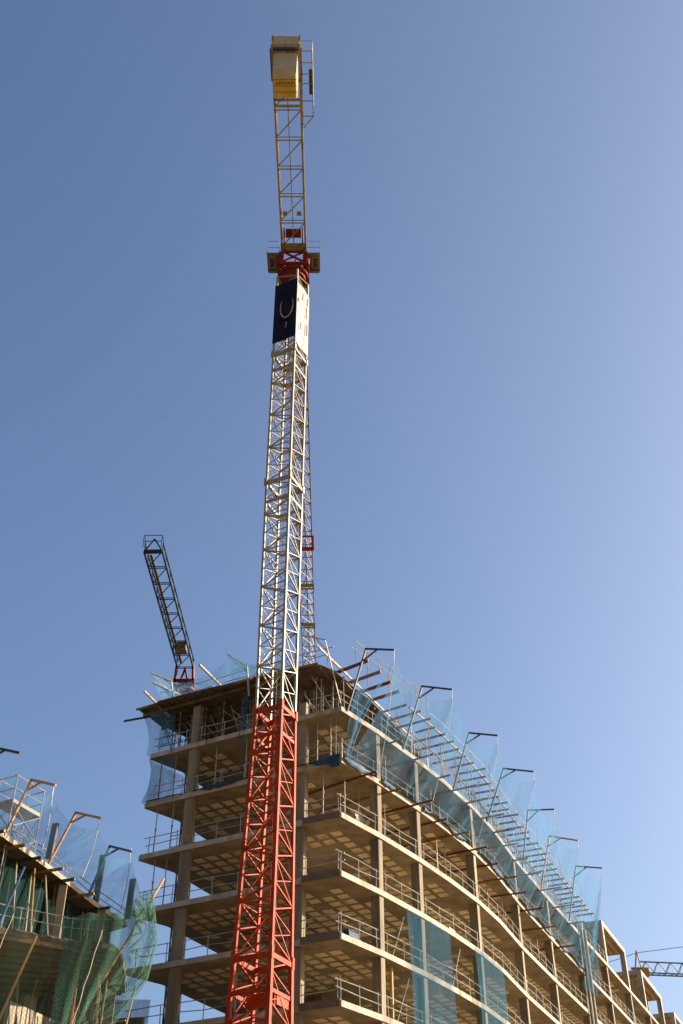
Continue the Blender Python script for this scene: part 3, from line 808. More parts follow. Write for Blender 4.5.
# counter-jib (runs toward the viewer) and main jib (runs away)
def jib_box(parent, o, d, L0, L1, half, z, hgt, bay, mat, name, cw=.11, bw=.06, centre=True, top=True, dside=1):
    n = V((d.y, -d.x, 0))
    P = lambda l, s, dz: o + d * l + n * s * half + V((0, 0, z + dz))
    root = MB().bar(P(L0,-1,0), P(L1,-1,0), cw, cw*1.2).build(name, mat, parent)
    MB().bar(P(L0,1,0), P(L1,1,0), cw, cw*1.2).build('chord', mat, root)
    if top:
        for s in (-1, 1): MB().bar(P(L0,s,hgt), P(L1,s,hgt), cw*.8).build('chord', mat, root)
    nb = max(1, round((L1 - L0) / bay)); b = MB()
    for i in range(nb + 1):
        l = lerp(L0, L1, i / nb)
        b.bar(P(l,-1,0), P(l,1,0), bw)
        if i < nb:
            b.bar(P(l + .22,-1,0), P(l + .22,1,0), bw*.8)
            l2 = lerp(L0, L1, (i+1)/nb)
            b.bar(P(l+.2, dside ,0), P(l2,-dside,0), bw)
            if top:
                for s in (-1, 1):
                    b.bar(P(l,s,0), P((l+l2)/2,s,hgt), bw); b.bar(P((l+l2)/2,s,hgt), P(l2,s,0), bw)
    if centre: b.tube(P(L0,0,.05), P(L1,0,.05), .035, 5)
    b.build('bracing', mat, root)
    return root
O = V((C0.x, C0.y, 0)); dN = V((.0, -1, 0)); dF = V((-.004, 1, 0)).normalized()
cj = jib_box(crane, V((C0.x+.02, C0.y, 0)), dN, 1.0, 15.2, .775, 61.0, 1.0, 2.1, 'ochre', 'counter_jib', .12, .055)
for y in (47.05, 46.75): MB().bar((C0.x-.85, y, 60.98), (C0.x+.87, y, 60.98), .16, .2).build('cross_beam', 'ochre', cj)
for sx in (-.6, .6): MB().bar((C0.x+sx, 44.3, 61.05), (C0.x+sx*.5, 44.3, 61.05), .18, .22).build('bracket', 'ochre', cj)
for y in (36.6, 36.2): MB().bar((C0.x-.8, y, 60.95), (C0.x+.8, y, 60.95), .12, .12).build('cross_beam', 'ochre', cj)
# winch inside the root
m = MB(); m.tube((C0.x-.5, 46.2, 61.5), (C0.x+.5, 46.2, 61.5), .3, 14); m.bar((C0.x-.6,45.8,61.3),(C0.x-.6,46.7,61.3),.08,.5); m.bar((C0.x+.6,45.8,61.3),(C0.x+.6,46.7,61.3),.08,.5)
m.build('winch', 'deepred', cj)
# ballast
bx = C0.x + .02
def block(name, x0, x1, y0, y1, z0, z1, mat, notch=0, parent=crane, label=None):
    m = MB(); ch = .05
    zs_ = [(z0, ch), (z0 + ch, 0), (z1 - ch, 0), (z1, ch)]
    vs = []
    for z, c in zs_: vs += [(x0+c,y0+c,z),(x1-c,y0+c,z),(x1-c,y1-c,z),(x0+c,y1-c,z)]
    fs = [(3,2,1,0),(12,13,14,15)]
    for r in range(3):
        for i in range(4): fs.append((r*4+i, r*4+(i+1)%4, (r+1)*4+(i+1)%4, (r+1)*4+i))
    m.add(vs, fs); o = m.build(name, mat, parent)
    if label: o['label'] = label
    return o
# hanging slabs one behind the other (front grey, the rear ones painted gold)
ys = [32.30, 32.62, 33.0, 33.38, 33.76]
block('ballast_block', bx-.66, bx+.66, 33.20, 33.60, 58.70, 60.80, 'ballast')
for i in range(3):
    block('ballast_block', bx-.66, bx+.66, 33.62 + i*.38, 33.98 + i*.38, 58.70, 60.80, 'gold')
m = MB()
for i in range(7):
    xx = bx - .48 + i * .16
    m.bar((xx, 33.80, 58.69), (xx + .09, 33.80, 58.69), .16 if i % 2 else .12, .01, up=(0,0,1))
m.build('worn_lettering', 'grey', crane)
block('ballast_block', bx-.77, bx-.01, 33.05, 33.85, 61.20, 62.40, 'ballast'); block('ballast_block', bx+.01, bx+.77, 33.05, 33.85, 61.20, 62.38, 'ballast')
m = MB(); q = [V((bx-.84,33.1,61.03)), V((bx+.84,33.1,61.03)), V((bx+.84,35.0,61.03)), V((bx-.84,35.0,61.03))]; ring(m, q, .12, .2)
m.build('ballast_frame', 'dark', crane)
# walkway beside the counter-jib
wk = MB(); xo, xi = bx + 1.48, bx + .86
wk.bar((xo,33.2,61.0),(xo,37.3,61.0),.06); wk.bar((xi,33.2,61.0),(xi,37.9,61.0),.05); wk.bar((xo,37.3,61.0),(xi,38.1,61.0),.05)
for y in (33.2, 33.9, 34.6, 35.2, 36.3, 37.3): wk.bar((xi,y,61.0),(xo,y,61.0),.045)
wk = wk.build('walkway', 'ochre', crane)
m = MB()
for y in (33.2, 34.6, 36.0, 37.3): m.tube((xo,y,61),(xo,y,62.1),.02)
for zz in (61.55, 62.1): m.tube((xo,33.2,zz),(xo,37.3,zz),.018)
m.tube((xi,33.2,62.1),(xo,33.2,62.1),.018); m.tube((xi,33.2,61),(xi,33.2,62.1),.018)
m.build('walkway_rail', 'ochre', wk)
m = MB(); m.bar((xo-.12,34.4,61.1),(xo-.12,35.9,61.1),.18,.16); m.build('cable_box', 'dark', wk)
# main jib: triangular section
def jib_tri(parent, o, d, L0, L1, half, z, hgt, bay, mat, cw=.10, bw=.05, name='main_jib'):
    n = V((d.y, -d.x, 0)); P = lambda l, s, dz: o + d*l + n*s*half + V((0,0,z+dz))
    root = MB().bar(P(L0,-1,0), P(L1,-1,0), cw).build(name, mat, parent)
    MB().bar(P(L0,1,0), P(L1,1,0), cw).build('chord', mat, root); MB().bar(P(L0,0,hgt), P(L1,0,hgt), cw*1.1).build('top_chord', mat, root)
    nb = round((L1-L0)/bay); b = MB()
    for i in range(nb):
        l, l2 = lerp(L0,L1,i/nb), lerp(L0,L1,(i+1)/nb); mid = (l+l2)/2
        b.bar(P(l,-1,0), P(l,1,0), bw); b.bar(P(l,-1,0), P(l2,1,0), bw*.8)
        for s in (-1,1): b.bar(P(l,s,0), P(mid,0,hgt), bw); b.bar(P(mid,0,hgt), P(l2,s,0), bw)
    b.build('bracing', mat, root)
    return root
mj = jib_tri(crane, V((C0.x+.02, C0.y, 0)), dF, 1.0, 57, .64, 61.0, 1.3, 1.9, 'ochre')
# trolley
m = MB(); y = 79.2; x = C0.x - .12
for sx in (-.78, .78): m.bar((x+sx, y-1.0, 60.55), (x+sx, y+.7, 60.55), .16, .3)
m.bar((x-.8, y+.7, 60.5),(x+.8, y+.7, 60.5),.26,.26); m.bar((x-.8,y-.9,60.7),(x+.8,y-.9,60.7),.12,.12)
m.build('trolley', 'red', crane)
for y, lbl in ((86.2,0),(93.0,0)):
    m = MB(); m.bar((x-.72,y,60.9),(x+.72,y,60.9),.5,.08); m.bar((x-.72,y+.5,60.85),(x+.72,y+.5,60.85),.08,.14); m.build('joint_plate', 'ochre', mj)

# ------------------------------------------------------------ blue crane behind the left
bc = thing('tower_crane', (-14.0, 88.2, 0), 'dark blue tower crane jib slanting up behind the left of the building, red slewing frame', 'tower crane')
bdir = (V((-14.43, 67.9, 0)) - V((-13.86, 86.2, 0))).normalized()
bo = V((-13.86, 86.2, 0))
bj = jib_box(bc, bo, bdir, 0, 17.5, .70, 52.0, .75, 2.3, 'bluepaint', 'counter_jib', .13, .06, centre=False)
n = V((bdir.y, -bdir.x, 0))
m = MB()
Pb = lambda l, s, dz: bo + bdir*l + n*s*.7 + V((0,0,52+dz))
for s in (-1, 1): m.tube(Pb(17.5,s,0), Pb(17.5,s,1.1), .03); m.tube(Pb(18.1,s,0), Pb(18.1,s,1.1), .03); m.tube(Pb(17.5,s,1.1), Pb(18.1,s,1.1), .03)
m.tube(Pb(18.1,-1,1.1), Pb(18.1,1,1.1), .03); m.tube(Pb(18.1,-1,.55), Pb(18.1,1,.55), .03); m.bar(Pb(17.5,-1,0),Pb(17.5,1,0),.24); m.bar(Pb(17.5,-1,0),Pb(17.5,0,1.2),.09); m.bar(Pb(17.5,1,0),Pb(17.5,0,1.2),.09)
m.build('end_rail', 'bluepaint', bc)
m = MB(); m.bar(Pb(.5,.45,.2), Pb(16.8,.45,.2), .22, .05); m.build('catwalk', 'grey', bj)
MB().bar(Pb(3.0,-.7,.3), Pb(3.0,.7,.3), .9, .7).build('winch_box', 'grey', bj)
rb = MB()
c0 = V((-13.95, 87.6, 0))
for sx in (-1, 1):
    rb.bar(c0+V((sx*.82,-1.2,50.9)), c0+V((sx*.82,1.0,50.9)), .25, .35); rb.bar(c0+V((sx*.82,-.9,50.9)), c0+V((sx*.72,-1.2,52.4)), .2); rb.bar(c0+V((sx*.3,-1.0,51)), c0+V((0,-.9,52.3)), .14)
rb.bar(c0+V((-.82,-1.1,50.9)), c0+V((.82,-1.1,50.9)), .2, .3); rb.bar(c0+V((-.82,.9,50.9)), c0+V((.82,.9,50.9)), .2, .3)
rb.tube(c0+V((0,0,50.4)), c0+V((0,0,50.9)), .9, 16)
rb.build('slewing_frame', 'deepred', bc)
m = MB(); hh = .5
c0 = V((-12.65, 88.2, 0)); cc = [c0 + V((sx*hh, sy*hh, 0)) for sx, sy in ((1,-1),(-1,-1),(-1,1),(1,1))]
for i in range(4): m.bar(cc[i], cc[i] + V((0,0,50.4)), .12)
for j in range(20):
    z0_, z1_ = j*2.52, (j+1)*2.52
    for i in range(4):
        a, b = cc[i], cc[(i+1)%4]; m.bar(a+V((0,0,z0_)), b+V((0,0,z1_)), .07); m.bar(a+V((0,0,z1_)), b+V((0,0,z1_)), .07); m.bar(b+V((0,0,z0_)), a+V((0,0,z1_)), .07)
m.build('mast', 'bluepaint', bc)

# ------------------------------------------------------------ far green crane
gc = thing('tower_crane', (58.6, 230, 0), 'distant green crane with its jib entering at the right picture edge', 'tower crane')
gj = jib_tri(gc, V((58.6, 230, 0)), V((1,.13,0)).normalized(), .8, 34, .75, 66.6, 2.3, 2.6, 'green', .22, .11)
m = MB(); m.tube((59.3,230,70.6), (76,232.2,73.2), .06); m.tube((59.3,230,70.6),(50,229,67.5),.06); m.build('pendant_line', 'dark', gc)
m = MB(); cc = [V((58.6+sx*.9,230+sy*.9,0)) for sx, sy in ((1,-1),(-1,-1),(-1,1),(1,1))]
for i in range(4): m.bar(cc[i], cc[i]+V((0,0,65.8)), .3)
for j in range(22):
    for i in range(4):
        a, b = cc[i], cc[(i+1)%4]; m.bar(a+V((0,0,j*3)), b+V((0,0,min(65.8,(j+1)*3))), .14)
m.build('mast', 'green', gc)
m = MB(); 
for sx in (-.8, .8): m.bar((58.8+sx,229.3,66.2),(59.2,230,71.0),.2); 
m.bar((57.6,230,67.5),(60.2,230,67.5),.3,.5); m.bar((59.6,229.4,66.6),(60.8,229.4,66.6),1.2,1.6)
m.build('top_frame', 'orange', gc)

# ------------------------------------------------------------ the left building
K = 1.35
def S(x, y, z=0): return V((K*x, K*y, 1.6 + K*(z-1.6)))
lb = thing('concrete_building', S(-12, 36, 1.6), 'lower unfinished block at bottom left with a terrace slab behind green net', 'building')
lb.location = (K*-12, K*36, 0)
ZD, ZS = S(0,0,15).z, S(0,0,12).z
edge = [(-12.2,26.5),(-11.0,30.6),(-10.3,32.8),(-9.71,34.6),(-9.25,36.26),(-8.62,38.7),(-7.81,41.1)]
dp = [S(x,y) for x, y in edge]
dpoly = [(p.x,p.y) for p in dp] + [(p.x,p.y) for p in (S(-9.6,42.6), S(-11.5,42.9), S(-15,40), S(-18,28))]
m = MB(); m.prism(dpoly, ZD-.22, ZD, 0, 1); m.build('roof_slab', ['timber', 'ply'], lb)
m = MB(); front = [(-13.5,28.6),(-11.2,31.0),(-9.75,32.3),(-9.32,32.61),(-8.6,33.15),(-8.0,33.5),(-7.45,33.6),(-7.04,33.55),(-6.75,33.9),(-6.65,34.6),(-6.75,36.2),(-7.1,38.4),(-9.3,38.2),(-10.6,40.2),(-11.2,42.6),(-15,40),(-18,28)]
fp = [(S(x,y).x, S(x,y).y) for x, y in front]
m.prism(fp, ZS-.24, ZS, 0, 1); ts = m.build('terrace_slab', ['ply','ply'], lb)
m = MB()
for i in range(9):    # formwork ribs under the terrace, fanning back
    a = S(-6.9 - i*.02, 34.2 + i*.5); b = S(-13, 30.4 + i*1.0)
    pts = [a.lerp(b, t/60) for t in range(61)]; pts = [q for q in pts if inside(fp, q.x, q.y)]
    if len(pts) > 3: m.bar((pts[0].x,pts[0].y,ZS-.31), (pts[-1].x,pts[-1].y,ZS-.31), .10, .14)
m.build('soffit_ribs', 'brown', ts)
for x, y in ((-7.35,37.3),(-12,36),(-12.5,39)):
    p = S(x,y); column(p, .3, .42, .42, 0, ZS-.25, 'column', 'column', lb)
for x, y in ((-9.3,36.9),(-8.4,39.2),(-11.5,35.5)):
    p = S(x,y); column(p, .3, .4, .4, ZS, ZD-.23, 'column', 'column', lb)
# lower floor slab and a plastered wall
m = MB(); m.prism(fp, ZS-4.3, ZS-4.06, 0, 1); m.build('floor_slab', ['concrete','soffit'], lb)
m = MB(); a, b = S(-9.9,35.0), S(-8.9,37.6); m.bar((a.x,a.y,ZS-2.9),(b.x,b.y,ZS-2.9),.2,2.3); m.build('wall', 'concrete', lb)
def lrail(pts, label, z, h=.95): return railing([S(x,y) for x, y in pts], label, z, 'rails of the left block', h=h)
lrail([(-11.1,31.2),(-9.75,32.35),(-9.32,32.7),(-8.0,33.6),(-7.1,33.65)], 'pale pipe rail along the terrace slab of the left block', ZS)
lrail([(-10.2,33.2),(-9.6,35.2),(-9.2,36.6),(-8.7,38.6),(-7.9,41.0)], 'thin pipe rail on the roof edge of the left block', ZD, .6)
lrail([(-8.9,37.2),(-8.2,36.9),(-7.5,37.4),(-7.2,38.0)], 'thin pipe rail on the floor beneath the terrace of the left block', ZS-4.06)
# props between terrace and roof deck
rn = random.Random(3)
for i in range(20):
    t = (i + .5) / 20; q = lerp(0, len(edge)-1.01, .25 + .75*t); j = int(q); e = V(edge[j]).lerp(V(edge[j+1]), q-j)
    p = S(e.x - .25 - rn.uniform(0,.8), e.y + rn.uniform(-.1,.1))
    mt = ('prop','prop','orange','prop','dark')[i % 5]
    prop(p, ZS, '%s prop under the roof edge of the left block, %s from the picture edge' % ({'prop':'pale','orange':'orange','dark':'dark'}[mt], ORD[i]), mt, h=ZD-ZS-.23, tilt=4 if i % 3 else 0, group='props of the left block')
for i in range(12):
    p = S(-9.6 + rn.uniform(0,2.3), 35.6 + rn.uniform(-.8,2.6)); mt = ('prop','orange','dark','rust')[i % 4]
    prop(p, ZS-4.06, '%s prop under the terrace of the left block, %s counted from the left' % ({'prop':'pale','orange':'orange','dark':'dark','rust':'rust red'}[mt], ORD[i]), mt, h=3.8, r=.035, tilt=2, group='props of the left block')
# brackets
for i, (bx_, by_) in enumerate(((-10.9,30.6),(-10.30,32.82),(-9.44,35.17),(-8.73,38.24))):
    B = S(bx_, by_, 15); n = V((.95,-.3,0)).normalized()
    tp_, ap_ = ((.6,1.66),(1.46,1.37)) if i != 2 else ((.72,1.57),(1.64,1.27))
    T = B + n*tp_[0]*K + V((0,0,tp_[1]*K)); A = B + n*ap_[0]*K + V((0,0,ap_[1]*K))
    davit(B - V((0,0,.1)), T, A, ('black bracket post cut by the left picture edge', 'orange bracket post beside the scaffold tower of the left block', 'orange bracket post in the middle of the left block roof edge', 'black bracket post nearest the far end of the left block roof')[i], ('dark','orange','orange','teal')[i], .045, 'net brackets of the left block')
# blue nets above the left roof edge
tl = [S(-9.6,30.1,16.05), S(-8.93,32.40,16.02), S(-7.9,34.7,15.95), S(-7.35,37.8,16.15), S(-6.6,40.0,15.2)]
bt = [S(-10.75,30.7,14.9), S(-10.15,32.8,14.9), S(-9.3,35.1,14.9), S(-8.5,38.2,14.9), S(-7.6,41.0,14.7)]
for i in range(4):
    n = 10; tops = []; bots = []
    for j in range(n+1):
        t = j/n; p = tl[i].lerp(tl[i+1], t); p.z -= .55*math.sin(math.pi*t) ; tops.append(p); bots.append(bt[i].lerp(bt[i+1], t))
    net_strip('safety_net', tops, bots, 8, 'net', 'pale blue net panel over the left block roof, %s from the picture edge' % ORD[i], 'safety net', 'blue nets over the left block roof', belly=.25, fold=.07, seed=40+i)
for i in range(1, 4):
    m = MB(); a = tl[i] + V((0,0,.45)); b = bt[i] + V((1.0,1.6,.0)); pts = [a] + [tl[i].lerp(b, t/8) + V((.08,-.03,0))*math.sin(math.pi*t/8) for t in range(9)]
    m.path(pts, .022, 4); tag(m.build('net_rope', 'rope'), 'white rope hanging from the %s bracket of the left block' % ORD[i], 'rope', 'ropes of the left block')
# dark shutter boards standing on the roof
for i, (x, y, h) in enumerate(((-9.39,34.9,1.17),(-8.6,39.0,1.7),(-7.75,40.7,1.45))):
    p = S(x,y); tag(MB().bar((p.x,p.y,ZD+.001),(p.x+.06,p.y,ZD+h*K),.30,.12).build('shutter_board', 'grey'), 'dark upright shutter board on the left block roof, %s' % ('beside the middle orange bracket','by the black bracket','last before the green net')[i], 'board', 'shutter boards on the left block roof')
# scaffold tower with platform
st = thing('scaffold_tower', S(-10.7,35.2,15), 'scaffold tower with a railed working platform on the left block roof', 'scaffold tower')
pc = [(-10.73,34.37),(-10.11,35.63),(-10.74,36.03),(-11.40,34.75)]
pq = [S(x,y) for x, y in pc]; zp = S(0,0,16.7).z
m = MB(); m.prism([(p.x,p.y) for p in pq], zp, zp+.16); m.build('platform', 'timber', st)
for p in pq: MB().tube((p.x,p.y,ZD), (p.x,p.y,zp+1.3), .03).build('leg', 'steel', st)
m = MB()
for i in range(4):
    a, b = pq[i], pq[(i+1)%4]
    for zz in (.65, 1.25): m.tube((a.x,a.y,zp+zz),(b.x,b.y,zp+zz),.024)
m.build('guard_rails', 'steel', st)
m = MB(); hz = zp-ZD
for i in range(4):
    a, b = pq[i], pq[(i+1)%4]
    for f0, f1 in ((.02,.5),(.5,.98)):
        m.tube((a.x,a.y,ZD+hz*f0),(b.x,b.y,ZD+hz*f1),.022); m.tube((b.x,b.y,ZD+hz*f0),(a.x,a.y,ZD+hz*f1),.022)
    m.tube((a.x,a.y,ZD+hz*.5),(b.x,b.y,ZD+hz*.5),.022)
m.build('cross_braces', 'steel', st)
# dark green net under the roof edge
n = 24; tops=[]; bots=[]
for j in range(n+1):
    q = lerp(1.0, len(edge)-1.01, j/n); i = int(q); e = V(edge[i]).lerp(V(edge[min(i+1,len(edge)-1)]), q-i)
    tops.append(S(e.x-.55,e.y+.3,14.8)); bots.append(S(e.x-.75,e.y+.35,12.05))
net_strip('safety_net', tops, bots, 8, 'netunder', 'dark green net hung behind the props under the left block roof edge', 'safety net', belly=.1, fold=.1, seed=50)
# green curtain in front, wrapping the rounded end
cp = [(-12.6,28.3,13.1),(-11.0,30.2,12.7),(-9.6,31.6,12.4),(-8.4,32.5,12.35),(-7.4,32.9,12.6),(-6.7,33.2,12.8),(-6.3,33.9,13.5),(-6.1,34.9,14.1),(-6.09,36.2,14.4)]
tops=[]; bots=[]
for a, b in zip(cp, cp[1:]):
    for t in range(5):
        q = V(a).lerp(V(b), t/5); tops.append(S(q.x,q.y,q.z))
        k_ = len(tops)
        o_ = .35 * max(0, (k_-22)/28)
        bots.append(S(q.x, q.y - o_*.6, 6.6))
rows = []
DX = [(14.4, 0), (12.7, .34), (11.5, .14), (10.36, -.62), (9.0, -1.5), (6.6, -3.0)]
def dxz(z):
    if z >= 14.4: return 0
    for (za, xa), (zb, xb) in zip(DX, DX[1:]):
        if z >= zb: return lerp(xa, xb, (za - z) / (za - zb))
    return -3.0
for i in range(37):
    t = i / 36; row = []
    for j, (A_, B_) in enumerate(zip(tops, bots)):
        q = A_.lerp(B_, t); wj = max(0, (j - 16) / 18); wj = min(1, wj); wj = wj * wj * (3 - 2 * wj)
        q.x += wj * K * dxz((q.z - 1.6) / K + 1.6)
        q.x += .06 * math.sin(j * 1.1 + t * 2) * (.3 + t); q.y += -.22 * math.sin(math.pi * t) + .10 * math.sin(j * 1.5 + 2.5 * t)
        q.z -= (1 - t) * .15 * math.sin(math.pi * ((j % 10) / 10))
        row.append(tuple(q))
    rows.append(row)
tag(MB().grid([q[17:] for q in rows]).build('safety_net', 'netgreen', smooth=True), 'green knotted net curtain draped round the right end of the left block', 'safety net')
tag(MB().grid([q[:18] for q in rows[4:]]).build('safety_net', 'netfine', smooth=True), 'fine dark net stretched across the terrace front at far left', 'safety net')
# poles holding the curtain
for a, b, mt, l in (((-5.8,36,14.75),(-6.9,33.2,10.6),'orange','orange pole with rope holding the green curtain at its right end'),
                 ((-9.25,31.9,13.6),(-10.1,31.6,9.9),'bluepole','dark blue pole crossing the terrace at the left picture edge'),
                 ((-8.75,32.6,11.85),(-9.6,32.6,8.9),'orange','short orange pole hanging in front of the terrace at far left')):
    tag(MB().tube(S(*a), S(*b), .05, 6).build('curtain_pole', mt), l, 'pole', 'poles holding the green curtain')
tag(MB().path([S(-6.95+.012*math.sin(i*1.1)-.025*i, 32.9-.02*i, 12.1 - i*.16) for i in range(22)], .018, 4).build('net_rope', 'timber'), 'knotted white rope down the front of the green curtain', 'rope', 'ropes of the left block')
tag(MB().path([S(-9.2+.01*math.sin(i*1.3)-.04*i, 31.5, 12.1 - i*.17) for i in range(18)], .018, 4).build('net_rope', 'timber'), 'knotted white rope beside the blue pole at far left', 'rope', 'ropes of the left block')

m = MB(); a, b = S(-14, 40.4), S(-8.6, 42.2); m.bar((a.x,a.y,ZS+.2),(b.x,b.y,ZS+.2),.2,ZD-ZS+3.5); m.build('rear_wall', 'soffit', lb)
m = MB(); a, b = S(-8.6, 41.0), S(-6.75, 40.6); m.bar((a.x,a.y,ZS-2.6),(b.x,b.y,ZS-2.6),.2,4.2); m.build('rear_wall', 'soffit', lb)
# stained kick boards along the shaded slab edges right of the mast
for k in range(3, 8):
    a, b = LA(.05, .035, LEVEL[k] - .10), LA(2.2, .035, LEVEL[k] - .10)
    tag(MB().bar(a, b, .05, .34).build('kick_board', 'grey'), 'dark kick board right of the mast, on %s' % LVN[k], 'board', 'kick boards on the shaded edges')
# extra clutter of the left block
rn = random.Random(21)
for i in range(7):
    x, y = lerp(-9.9, -7.4, i/6), lerp(32.4, 34.1, i/6)
    p, q = S(x, y, 12), S(x + rn.uniform(.25,.6), y + rn.uniform(.3,.9), 12)
    tag(MB().bar(V((p.x,p.y,ZS+.05)), V((q.x,q.y,ZS+.07)), .34, .05).build('loose_board', 'timber'), 'loose pale board lying on the terrace edge, %s from the left' % ORD[i], 'board', 'loose boards on the terrace')
for i in range(9):
    q = lerp(1.2, len(edge)-1.3, i/8); j = int(q); e = V(edge[j]).lerp(V(edge[j+1]), q-j)
    a = S(e.x-1.2, e.y+.5, 14.78); b = S(e.x+.30+rn.uniform(0,.25), e.y-.12, 14.80)
    tag(MB().bar(a, b, .09, .12).build('beam_end', 'dark' if i % 2 else 'brown'), '%s beam end poking from under the left block roof edge, %s from the left' % ('dark' if i % 2 else 'brown', ORD[i]), 'beam', 'beam ends of the left block roof')
for i in range(10):
    q = lerp(1.3, len(edge)-1.6, i/9); j = int(q); e = V(edge[j]).lerp(V(edge[j+1]), q-j)
    a = S(e.x-.1+rn.uniform(-.2,.2), e.y, 12.02); b = S(e.x-.35, e.y+rn.choice((-.9,.9))*rn.uniform(.4,1), 14.7)
    tag(MB().tube(a, b, .035).build('diagonal_tube', ('prop','timber','orange')[i % 3]), '%s tube slanting in front of the dark green net, %s from the left' % (('grey','pale','orange')[i % 3], ORD[i]), 'scaffold tube', 'slanting tubes on the terrace')
for i in range(14):
    x = lerp(-10.2, -7.0, i/13); y = 36.5 + rn.uniform(-1.2, 2.0)
    a = S(x, y, 8.95); b = S(x + rn.uniform(-.5,.5), y + rn.uniform(-.5,.5), 11.7)
    mt = ('prop','dark','orange','timber','rust')[i % 5]
    tag(MB().tube(a, b, .04).build('leaning_tube', mt), '%s leaning tube in the shade under the terrace, %s from the left' % ({'prop':'grey','dark':'dark','orange':'orange','timber':'pale','rust':'rust red'}[mt], ORD[i]), 'scaffold tube', 'leaning tubes under the terrace')
for i in range(4):
    z = 9.6 + i * .55; a = S(-10.4, 38.6, z); b = S(-6.9, 38.0, z + .2)
    tag(MB().tube(a, b, .035).build('scaffold_ledger', 'prop'), '%s level scaffold tube behind the leaning tubes under the terrace' % ('lowest','second','third','highest')[i], 'scaffold tube', 'level tubes under the terrace')
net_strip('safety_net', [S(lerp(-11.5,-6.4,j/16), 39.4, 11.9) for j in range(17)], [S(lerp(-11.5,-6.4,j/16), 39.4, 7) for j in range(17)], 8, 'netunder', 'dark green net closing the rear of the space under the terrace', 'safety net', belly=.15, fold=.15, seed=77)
p = S(-10.05, 37.0); q = S(-9.75, 37.4)
tag(MB().bar((p.x,p.y,ZS-2.4),(q.x,q.y,ZS-2.4),.3,3.2).build('wall_stub','white'), 'bright sunlit wall stub under the terrace at the bottom left', 'wall')

for j, (s0, s1, nm) in enumerate(((.6, 4.0, 'nearest the corner'), (4.3, 8.2, 'before the pale pole begins'))):
    railing([FA(lerp(s0, s1, i/3), .55) for i in range(4)], 'white pipe rail outside the beam tips, sunlit deck edge, %s' % nm, 33.65, 'rails on the plywood deck', h=1.15)

# loose braces and tubes in the propped storey and on the topmost slab
rn = random.Random(91)
for i in range(22):
    s0 = .8 + i * .52
    a = LA(min(12.0, s0), -.3 - rn.uniform(0, 1.5), LEVEL[1] + rn.uniform(.0, .9)); b = LA(min(12.2, s0 + rn.uniform(.3, 1.6)), -.2 - rn.uniform(0, .6), LEVEL[1] + rn.uniform(1.6, 2.5))
    mt = ('prop','dark','timber','steel')[i % 4]
    tag(MB().tube(a, b, .026).build('brace_tube', mt), '%s brace tube slanting under the plywood deck, shaded side, %s from corner' % ({'prop':'grey-brown','dark':'dark','timber':'pale','steel':'grey'}[mt], ORD[i]), 'scaffold tube', 'brace tubes under the deck')
for i in range(16):
    s0 = 8.2 + i * 2.4
    a = FA(s0, -.4 - rn.uniform(0, .8), LEVEL[1]); b = FA(s0 + rn.uniform(-1.3, 1.3), -.5 - rn.uniform(0, .8), LEVEL[1] + rn.uniform(2.0, 3.2))
    mt = ('steel','timber','orange','steel')[i % 4]
    tag(MB().tube(a, b, .028).build('brace_tube', mt), '%s brace slanting between the roof row uprights, %s from corner' % ({'timber':'pale timber','orange':'orange','steel':'grey'}[mt], ORD[i]), 'scaffold tube', 'braces of the roof row')
for i in range(12):
    s0 = 9.0 + i * 3.1
    p = FA(s0, .15 + .2 * (i % 2), 33.4)
    tag(MB().tube(p + V((0,0,-1.6)), p + V((.05,0,1.0 + .5 * rn.random())), .024).build('guard_post', 'steel' if i % 3 else 'orange'), '%s guard post standing up past the beam tips, %s from corner' % ('grey' if i % 3 else 'orange', ORD[i]), 'post', 'guard posts of the roof row')
m = MB(); m.path([FA(9.0 + j * 1.0, .3, 34.05 + .05 * math.sin(j)) for j in range(35)], .02)
tag(m.build('guard_line', 'rope'), 'thin pale guard line along the guard posts over the beam tips', 'guard line')
# bunched dark nets hanging inside the propped storey
for i, (s0, s1) in enumerate(((3.6, 4.3), (6.0, 6.5), (11.2, 12.2))):
    tops = [LA(lerp(s0, s1, j/6), -.1, DZ - .1) for j in range(7)]; bots = [LA(lerp(s0 + .1, s1 - .1, j/6), .05, LEVEL[1] + (.2 if i != 1 else -1.0)) for j in range(7)]
    net_strip('safety_net', tops, bots, 8, 'netdark', 'narrow blue net hanging from the plywood deck, shaded side, %s' % ('just left of the mast', 'in the middle', 'at the left tip')[i], 'safety net', 'narrow nets under the deck', belly=.1, fold=.12, seed=80+i)

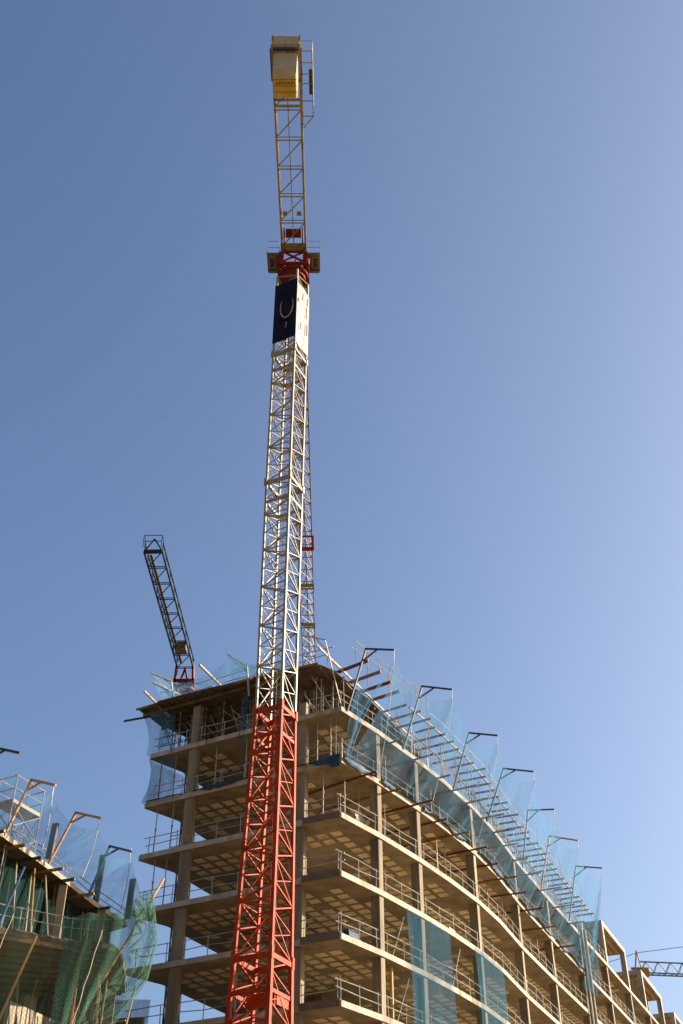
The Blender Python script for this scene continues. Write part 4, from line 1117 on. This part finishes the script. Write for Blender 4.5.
# a second, deeper row of props and stacked form panels in the propped storey
rn = random.Random(17)
for i in range(24):
    s0 = .5 + i * .5; p = LA(min(s0, 12.0), -.25 - rn.uniform(0, 2.2))
    prop(p, LEVEL[1], '%s prop of the dense rear row under the plywood deck, %s from corner' % (('pale','brown','dark')[i % 3], ORD[i]), ('prop','brown','dark')[i % 3], h=2.6, r=.026, tilt=2.5, group='dense row of props under the deck')
for i in range(9):
    s0 = .7 + i * 1.35; p = LA(s0, -3.2 - rn.uniform(0, 1)); q = LA(s0 + rn.uniform(.5, 1.0), -3.2 - rn.uniform(0, 1))
    h_ = rn.uniform(1.1, 2.3)
    tag(MB().bar((p.x, p.y, LEVEL[1] + h_/2), (q.x, q.y, LEVEL[1] + h_/2), .10, h_).build('form_panel', 'ply' if i % 2 else 'grey'), '%s form panel standing in shade under the plywood deck, %s from corner' % ('brown' if i % 2 else 'dark', ORD[i]), 'panel', 'form panels under the deck')
# things standing about on the open floors
for i, (k, s0, off, kind) in enumerate(((3, 2.6, -.9, 'timber'), (4, 6.1, -1.1, 'timber'), (5, 1.9, -.8, 'blue_tarp'), (5, 3.3, -.7, 'brick'), (3, 9.2, -1.2, 'brick'), (4, 12.6, -1.0, 'timber'), (2, 3.1, -.8, 'timber'), (2, 8.4, -.9, 'timber'), (3, 17.0, -1.0, 'brick'), (4, 20.0, -.9, 'timber'), (2, 18.5, -.9, 'brick'), (5, 14.5, -1.0, 'brick'))):
    p = FA(s0, off, LEVEL[k] + .001); d_ = FD(s0); m = MB()
    for q in range(rn.randint(3, 6)):
        o_ = d_ * rn.uniform(-.12, .12); m.bar(p + o_ - d_ * .42 + V((0,0,.09 + q*.17)), p + o_ + d_ * .42 + V((0,0,.09 + q*.17)), rn.uniform(.3, .6), .155)
    nm = {'timber':'pale timber','blue_tarp':'blue wrapped','brick':'brown block'}[kind]
    tag(m.build('material_stack', kind), '%s stack on the %s, %s bay from corner' % (nm, LVN[k], ORD[sum(1 for q_ in bays[1:] if s0 > q_)]), 'stack', 'material stacks on the open floors')

n_ = 0
for k in (2, 3):
    for off, zz in ((-1.6, .7), (-1.6, 1.35), (-3.0, 1.0)):
        n_ += 1
        a, b = LA(3.2, off, LEVEL[k] + zz), LA(11.6, off, LEVEL[k] + zz + .12)
        tag(MB().tube(a, b, .024).build('scaffold_tube', 'steel' if n_ % 2 else 'dark'), '%s inner tube above the %s, left of the mast, %s counted upward' % ('grey' if n_ % 2 else 'dark', LVN[k], ORD[(n_-1) % 3]), 'scaffold tube', 'inner tubes left of the mast')
for i in range(7):
    s0 = 3.4 + i * 1.25
    prop(LA(s0, -1.6), LEVEL[2], 'short post of the inner tubes in the top full storey, %s from the mast' % ORD[i], 'dark' if i % 2 else 'prop', h=1.5, r=.024, group='short inner posts')
